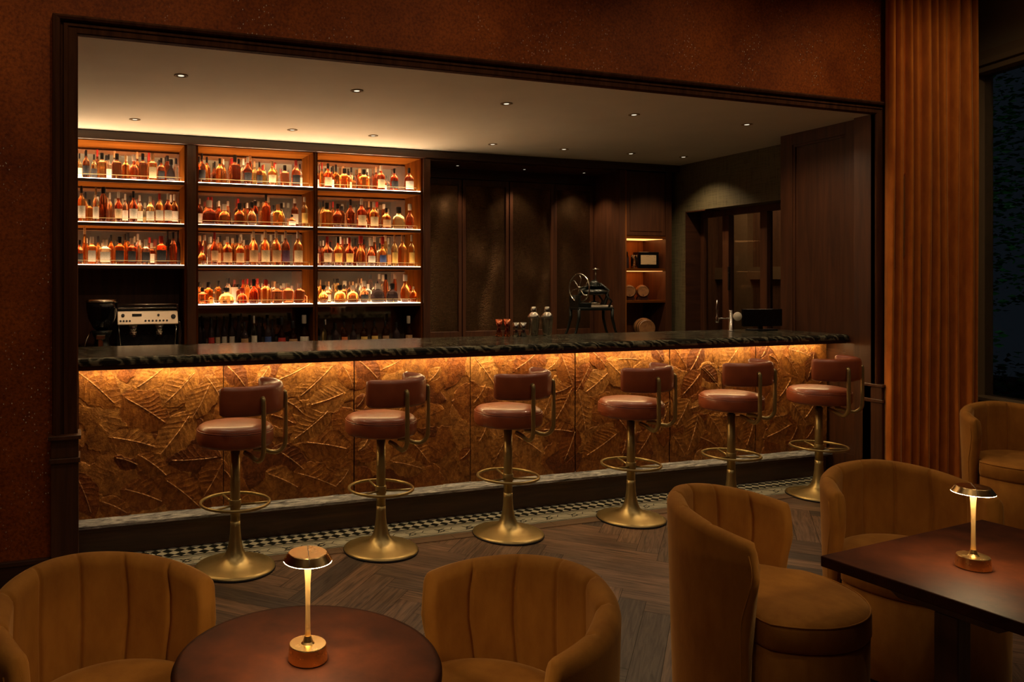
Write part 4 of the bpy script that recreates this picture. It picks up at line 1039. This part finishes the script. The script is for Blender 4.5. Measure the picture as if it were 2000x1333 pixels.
for k, (xy, face, lab) in enumerate(chairs):
    c_ = ch0 if k == 0 else copy_tree(ch0)
    c_.location = (xy[0], xy[1], .003); c_.rotation_euler = (0, 0, R(face + 180)); c_['label'] = lab

# ------------------------------------------------------------------ tables
t = thing('round_table', 'round dark red-brown pedestal table holding a brass lamp', 'table', (.505, 1.782, .002))
MB().lathe([(.0, .664), (.295, .664), (.312, .670), (.317, .680), (.317, .690), (.313, .698), (.30, .700), (0, .700)], n=96).build('tabletop', 'tabletop', t)
MB().lathe([(.035, .03), (.03, .10), (.028, .55), (.05, .64), (.10, .664)], n=32).build('pedestal', 'wood', t)
MB().lathe([(.155, 0), (.155, .015), (.13, .028), (.05, .034)], n=48).build('base', 'wood', t)
# rectangular table: near-left corner (2.27, 1.896)
ang = math.atan2(1.981 - 1.896, 3.188 - 2.27)
t = thing('rectangular_table', 'dark red-brown rectangular table with post legs and a brass lamp', 'table', (2.275, 1.896, .002), ang)
MB().box(0, .92, -.565, 0, .664, .700).build('tabletop', 'tabletop', t, bevel=.004)
for x in (.20, .72):
    MB().box(x - .045, x + .045, -.50, -.065, .615, .6635).prism([(-.42, .585), (-.145, .585), (-.10, .615), (-.465, .615)], x - .035, x + .035, 'yz').build('bracket', 'wood', t, bevel=.003)
    MB().box(x - .034, x + .034, -.316, -.249, .05, .585).build('post', 'wood', t, bevel=.004)
    MB().box(x - .04, x + .04, -.50, -.065, 0, .05).build('foot', 'wood', t, bevel=.008)
MB().box(.20, .72, -.295, -.27, .20, .26).build('stretcher', 'wood', t, bevel=.003)

# cordless brass lamps
def make_lamp():
    t = thing('table_lamp', '', 'lamp', group='cordless brass table lamps')
    MB().lathe([(.0455, .0), (.047, .002), (.0440, .036), (.0428, .038), (.016, .0386), (.012, .043), (.0075, .056)], n=96, smooth=False).build('base', 'gold', t)
    MB().lathe([(.0085, .040), (.0062, .07), (.0055, .12), (.0062, .18), (.0085, .222), (.0105, .236)], n=24).build('stem', 'goldstem', t)
    sh = MB().lathe([(.0, .254), (.0445, .254), (.0463, .2525), (.0575, .2365), (.0570, .2345), (.0545, .2350), (.044, .2485), (0, .2485)], n=96, smooth=False).build('shade', 'gold', t)
    # engraved bright line across the shade
    MB().tube([(-.012, -.0555, .238), (-.010, -.0460, .2532), (.012, .0450, .2548)], .0009, 6).build('slit', 'ivory', sh)
    MB().lathe([(.0120, .2366), (.0560, .2344), (.0572, .2345), (.0572, .2352), (.0540, .2374), (.0120, .2374)], n=64).build('diffuser', 'lamplight', t)
    return t
l0 = make_lamp(); l0.location = (.505, 1.782, .7025); l0['label'] = 'small brass lamp standing on the round table'
l1 = copy_tree(l0); l1.location = (2.629, 1.655, .7025); l1['label'] = 'small brass lamp standing on the rectangular table'
l1.rotation_euler = (0, 0, R(-35))

# ------------------------------------------------------------------ curtain: standing folds of rust velvet, drawn back at an angle towards the window
cu = MB(); vs_, fs = [], []
edges = [0, .085, .185, .275, .365, .48, .565, .675, .79, .93, 1.0]
CA, CB = Vector((5.765, 4.215, 0)), Vector((6.30, 3.92, 0)); cd = (CB - CA); cn = Vector((cd.y, -cd.x, 0)).normalized()   # cn points at the lounge
nz_ = 44; per = 26; rg = random.Random(5); ph = [rg.random() * 6 for _ in edges]; dpt = [.060, .055, .070, .058, .075, .066, .060, .078, .085, .05]
cols = [(k, i / per) for k in range(len(edges) - 1) for i in range(per)] + [(len(edges) - 2, 1.0)]
for j in range(nz_ + 1):
    z = .012 + (3.94 - .012) * j / nz_; tz = 1 - z / 3.94
    for k, f in cols:
        a, b = edges[k], edges[k + 1]
        t_ = a + (b - a) * f
        dd = dpt[k] * math.sin(PI * f ** .58) ** .85 * 1.55 * (1 + .12 * math.sin(z * 1.1 + ph[k]))
        sh_ = .006 * math.sin(z * 1.7 + ph[k]) * math.sin(PI * f)
        q = CA + cd * (.5 + (t_ - .5) * (1 + .04 * tz) + sh_) + cn * (dd - .06)
        vs_.append((q.x, q.y, z))
w_ = len(cols)
for j in range(nz_):
    for i in range(w_ - 1): q = j * w_ + i; fs.append((q, q + 1, q + w_ + 1, q + w_))
cu.add(vs_, fs, True)
o = tag(cu.build('curtain', 'curtain'), 'floor-length rust velvet curtain in deep vertical folds', 'curtain')
so = o.modifiers.new('cloth', 'SOLIDIFY'); so.thickness = .004; so.offset = 0

# ------------------------------------------------------------------ garden outside the window
def tree(x, y, h, r, n, label, seed):
    t = thing('garden_tree', label, 'tree', (x, y, -.15), 0, 'trees in the dark garden')
    MB().tube([(0, 0, 0), (.05, .03, h * .4), (0, 0, h * .75)], [.09, .07, .03], 10).build('trunk', 'bark', t)
    rg = random.Random(seed); mb = MB(); vs_, fs = [], []
    for k in range(n):
        a, b_, q = rg.random() * 2 * PI, math.acos(rg.uniform(-1, 1)), rg.random() ** .4
        c = Vector((r * q * math.sin(b_) * math.cos(a), r * q * math.sin(b_) * math.sin(a), h * .62 + r * 1.25 * q * math.cos(b_)))
        s = .030 + .035 * rg.random(); m = Matrix.Rotation(rg.random() * 6, 3, 'Z') @ Matrix.Rotation(rg.random() * 3, 3, 'X')
        o_ = len(vs_)
        for p in ((-s, 0, 0), (0, -s * .45, .01), (s, 0, 0), (0, s * .45, .01)): vs_.append(c + m @ Vector(p))
        fs.append((o_, o_ + 1, o_ + 2, o_ + 3))
    tag(mb.add(vs_, fs).build('foliage', 'foliage', t), kind='stuff')
    return t
tree(10.4, 6.9, 4.9, 1.5, 5200, 'dark leafy tree seen high in the night window', 1)
tree(12.6, 5.0, 4.6, 1.2, 3200, 'second dark tree at the edge of the night window', 2)
t = thing('flowering_shrub', 'low dark shrub with red flowers outside the window', 'shrub', (9.6, 5.9, -.15))
mb = MB(); mf = MB(); rg = random.Random(9)
for k in range(900):
    a, q = rg.random() * 2 * PI, rg.random() ** .5
    c = Vector((.75 * q * math.cos(a), .9 * q * math.sin(a), .15 + 1.05 * rg.random() * (1.15 - q)))
    s = .05; m = Matrix.Rotation(rg.random() * 6, 3, 'Z') @ Matrix.Rotation(rg.random() * 3, 3, 'X')
    (mf if k % 22 == 0 else mb).add([c + m @ Vector(p) for p in ((-s, 0, 0), (0, -s * .5, .01), (s, 0, 0), (0, s * .5, .01))], [(0, 1, 2, 3)])
tag(mb.build('foliage', 'foliage', t), kind='stuff'); mf.build('blossoms', 'redflower', t)
spot('garden_fill', (8.9, 4.2, .2), 16, 70, (.62, 1.0, .70), .8, .1, (R(140), 0, R(-30)))  # unseen greenish fill added to bring out the foliage

# ------------------------------------------------------------------ things on the bar and the back counter
def lathe_thing(name, prof, mat, loc, label, cat, group=None, n=32):
    o = MB().lathe(prof, n=n).build(name, mat); o.location = loc; return tag(o, label, cat, group)
jig = [(.025, 0), (.027, .002), (.0125, .044), (.0125, .050), (.029, .098), (.0275, .098), (.010, .054)]
for k, (x, y, m_, h_, lab) in enumerate(((3.03, 5.30, 'copper', 1.36, 'copper jigger at the left of the barware'), (3.092, 5.285, 'copper', 1.38, 'copper jigger nearest the steel jiggers'),
                                         (3.155, 5.26, 'steel', 1.1, 'small steel jigger nearest the copper ones'), (3.215, 5.25, 'steel', 1.1, 'small steel jigger nearest the cocktail shakers'))):
    o = lathe_thing('jigger', [(r, z * h_) for r, z in jig], m_, (x, y, 1.1705), lab, 'jigger', 'jiggers on the bar')
shk = thing('cocktail_shaker', 'steel cobbler shaker on the bar, nearer the jiggers', 'shaker', (3.345, 5.31, 1.1705), 0, 'cocktail shakers on the bar')
MB().lathe([(.030, 0), (.031, .004), (.040, .10), (.042, .118), (.042, .122)], n=40).build('body', 'silver', shk)
MB().lathe([(.0425, .120), (.043, .126), (.038, .142), (.022, .158), (.019, .162)], n=40).build('strainer', 'silver', shk)
MB().lathe([(.0195, .160), (.0205, .165), (.0200, .192), (.014, .197), (0, .198)], n=32).build('cap', 'silver', shk)
shk.scale = (1.12, 1.12, 1.15); s2 = copy_tree(shk); s2.location = (3.452, 5.285, 1.1705); s2['label'] = 'steel cobbler shaker on the bar, farther from the jiggers'

# coffee grinder
g = thing('coffee_grinder', 'dark coffee grinder with a wide smoked hopper', 'grinder', (.155, 6.78, .951), R(-5))
MB().lathe([(.115, 0), (.115, .03), (.09, .045), (.085, .10), (.062, .12), (.055, .17), (.070, .20), (.085, .24)], n=40).build('body', 'iron', g)
MB().lathe([(.045, .24), (.075, .27), (.108, .34), (.122, .42), (.124, .475), (.121, .475), (.118, .42), (.10, .345), (.06, .27)], n=48).build('hopper', 'screenblack', g)
MB().lathe([(.127, .472), (.128, .478), (.120, .494), (.02, .500), (0, .500)], n=48).build('hopper_lid', 'silver', g)
MB().box(-.035, .035, -.15, -.06, .175, .21).box(-.02, .02, -.14, -.09, .10, .175).build('portafilter_fork', 'silver', g, bevel=.004)
MB().tube([(-.085, -.02, .23), (-.115, -.05, .17), (-.135, -.09, .08)], .006, 8).build('lever', 'silver', g)
MB().lathe([(.05, .0), (.06, .018), (.058, .03), (0, .03)], c=(0, -.115, 0), n=32).build('catch_dish', 'silver', g)

# espresso machine
e = thing('espresso_machine', 'two-group espresso machine with a steel control panel', 'coffee machine', (.535, 7.02, .951), R(0))
MB().box(-.26, .26, .02, .26, .06, .42).build('body', 'black', e, bevel=.012)
MB().prism([(-.110, .278), (-.098, .272), (.03, .272), (.03, .392), (-.040, .392), (-.050, .388)], -.25, .255, 'yz').build('control_panel', 'panelsteel', e, bevel=.004)
MB().box(-.26, .26, -.06, .24, .405, .418).box(-.26, -.245, -.06, .24, .385, .445).box(.245, .26, -.06, .24, .385, .445).build('cup_tray', 'steel', e, bevel=.002)
MB().tube([(-.25, -.055, .445), (.25, -.055, .445)], .005, 8).build('tray_rail', 'steel', e)
for x, z, r_ in ((-.205, .352, .014), (.09, .352, .010), (.215, .338, .020)): MB().lathe([(r_, 0), (r_, .008), (r_ * .8, .010)], mat=Matrix.Translation((x, -.080 - (.335 - z) * .5, z)) @ Matrix.Rotation(R(62), 4, 'X'), n=24).build('dial', 'black', e)
MB().prism([(-.078, .345), (-.070, .345), (-.060, .366), (-.068, .366)], -.13, -.05, 'yz').build('display', 'screenblack', e)
bt = MB()
for x in (-.225, -.20, -.175, -.15, -.02, .01, .04, .07, .10, .13, .16): bt.lathe([(.009, 0), (.009, .004)], mat=Matrix.Translation((x, -.096, .305)) @ Matrix.Rotation(R(62), 4, 'X'), n=14)
bt.build('button_row', 'black', e)
for x in (-.12, .10):
    gp = MB().lathe([(.034, .215), (.036, .275)], c=(x, -.05, 0), n=28).build('group_head', 'steel', e)
    MB().lathe([(.030, .185), (.034, .190), (.034, .214)], c=(x, -.05, 0), n=28).tube([(x, -.08, .20), (x, -.20, .185)], [.009, .012], 10).build('portafilter', 'steel', gp)
for x in (-.235, .235): MB().tube([(x, -.05, .29), (x * 1.02, -.09, .24), (x * .96, -.11, .10)], .0045, 8).build('steam_wand', 'steel', e)
MB().box(-.27, .27, -.13, .24, .03, .065).build('drip_tray', 'steel', e, bevel=.005)
for x in (-.24, .24):
    for y in (-.10, .21): MB().lathe([(.018, 0), (.015, .03)], c=(x, y, 0), n=16).build('foot', 'black', e)
MB().prism([(.262, .06), (.280, .10), (.285, .20), (.275, .29), (.260, .30)], -.09, .20).build('side_cheek', 'steel', e, bevel=.004)

# cast-iron ice shaver with a flywheel on tall legs
s = thing('ice_shaver', 'ornate black cast-iron ice shaver with flywheel on legs', 'ice shaver', (4.97, 6.84, .951), R(-12))
fr_ = MB()
for x in (-.15, .21):
    for y in (-.10, .11):
        sg = 1 if x > 0 else -1; fr_.cm = 0
        MB().tube([(x, y, .36), (x * 1.0 + sg * .0, y, .26), (x + sg * .03, y * 1.05, .14), (x + sg * .075, y * 1.15, .03), (x + sg * .10, y * 1.2, .012)], [.017, .016, .013, .011, .014], 10).build('leg', 'iron', s)
MB().box(-.165, .225, -.115, .125, .345, .375).box(-.16, -.02, -.11, .12, .375, .425).build('bed', 'iron', s, bevel=.006)
MB().box(-.16, -.135, -.11, .12, .42, .50).tube([(-.12, 0, .48), (-.06, 0, .55), (.05, 0, .60)], .022, 10).tube([(.20, .08, .37), (.235, .06, .50), (.16, 0, .585), (.05, 0, .60)], [.02, .018, .02, .022], 10).build('column', 'iron', s)
MB().lathe([(.05, .50), (.12, .51), (.135, .525), (.13, .545), (.07, .57), (.05, .60), (.055, .625), (.035, .645), (.02, .66)], c=(.06, 0, 0), n=28).build('gear_housing', 'iron', s)
gr = MB().lathe([(.088, .584), (.094, .588), (.094, .600), (.088, .604)], c=(.06, 0, 0), n=28)
for k in range(22):
    a = 2 * PI * k / 22; gr.box(-.006, .006, -.004, .004, -.009, .009, Matrix.Translation((.06 + .097 * math.cos(a), .097 * math.sin(a), .594)) @ Matrix.Rotation(a, 4, 'Z'))
for sg in (-1, 1): gr.tube([(.17, sg * .09, .37), (.20, sg * .105, .44), (.15, sg * .09, .50), (.19, sg * .07, .55), (.10, sg * .04, .62)], [.014, .010, .013, .010, .016], 10)
gr.build('gear_ring', 'iron', s)
MB().lathe([(.004, .40), (.055, .405), (.058, .425), (.05, .43), (.012, .44), (.012, .50)], c=(.06, 0, 0), n=24).build('ice_plate', 'silver', s)
MB().box(-.02, .215, -.10, .10, .376, .396).build('catch_tray', 'ivory', s, bevel=.006)
wm = Matrix.Translation((-.135, -.07, .575)) @ Matrix.Rotation(R(38), 4, 'Z') @ Matrix.Rotation(R(90), 4, 'Y') @ Matrix.Rotation(R(18), 4, 'X')
w = MB(); w.tube([tuple(wm @ Vector((.145 * math.cos(a), .145 * math.sin(a), 0))) for a in [2 * PI * k / 40 for k in range(40)]], .008, 8, closed=True)
for k in range(6):
    a = 2 * PI * k / 6
    w.tube([tuple(wm @ Vector((r_ * math.cos(a + da), r_ * math.sin(a + da), 0))) for r_, da in ((.01, 0), (.05, .28), (.10, .30), (.145, 0))], .0055, 8)
w.lathe([(.018, -.02), (.022, 0), (.018, .02)], mat=wm, n=16); w.build('flywheel', 'silver', s)
MB().tube([tuple(wm @ Vector((0, 0, 0))), (.03, 0, .59)], .009, 8).build('axle', 'iron', s)
MB().tube([(.075, 0, .64), (.075, 0, .765)], .006, 8).build('screw_shaft', 'silver', s)
MB().lathe([(.01, .758), (.042, .766), (.045, .771), (.02, .776), (.012, .784), (0, .786)], c=(.075, 0, 0), n=24).build('hand_knob', 'silver', s)

# beer tap and black till screen
tp = thing('beer_tap', 'chrome tap column with a long curved lever and round badge', 'tap', (5.235, 5.22, 1.1705), R(-20))
MB().lathe([(.026, 0), (.026, .006), (.0155, .010), (.0155, .172), (.012, .178), (0, .178)], n=28).build('column', 'steel', tp)
MB().tube([(-.015, 0, .11), (-.05, 0, .105), (-.09, 0, .110), (-.115, 0, .098)], [.008, .006, .007, .006], 10).build('spout', 'steel', tp)
MB().lathe([(.010, .07), (.016, .085), (.010, .10), (.015, .115), (.006, .13), (.010, .17), (.012, .20), (.006, .235), (.003, .265), (0, .266)], c=(-.118, 0, 0), n=16).build('lever', 'steel', tp)
MB().lathe([(.034, -.006), (.038, 0), (.034, .006), (0, .008)], mat=Matrix.Translation((.052, -.01, .125)) @ Matrix.Rotation(R(90), 4, 'X'), n=32).build('badge', 'ivory', tp)
MB().tube([(.012, 0, .125), (.035, 0, .125)], .007, 8).build('badge_stem', 'steel', tp)
ts = thing('till_screen', 'low wide black till screen at the right end of the bar', 'screen', (5.56, 5.20, 1.1705), R(-6))
MB().box(-.20, .20, -.010, .012, .035, .185).build('screen', 'screenblack', ts, bevel=.004)
MB().box(-.12, .12, -.05, .06, 0, .012).box(-.02, .02, .012, .03, .01, .10).build('stand', 'black', ts, bevel=.003)
# cream panel imitating a bright mirror reflection, lowest lit shelf, middle bay
o = MB().box(-.105, .105, -.002, .002, 0, .15).build('painted_reflection', 'ivory'); o.location = (1.405, 7.415, 1.39); tag(o, 'cream panel imitating mirror reflection behind red bottles, fourth shelf of middle bay', 'painted reflection')
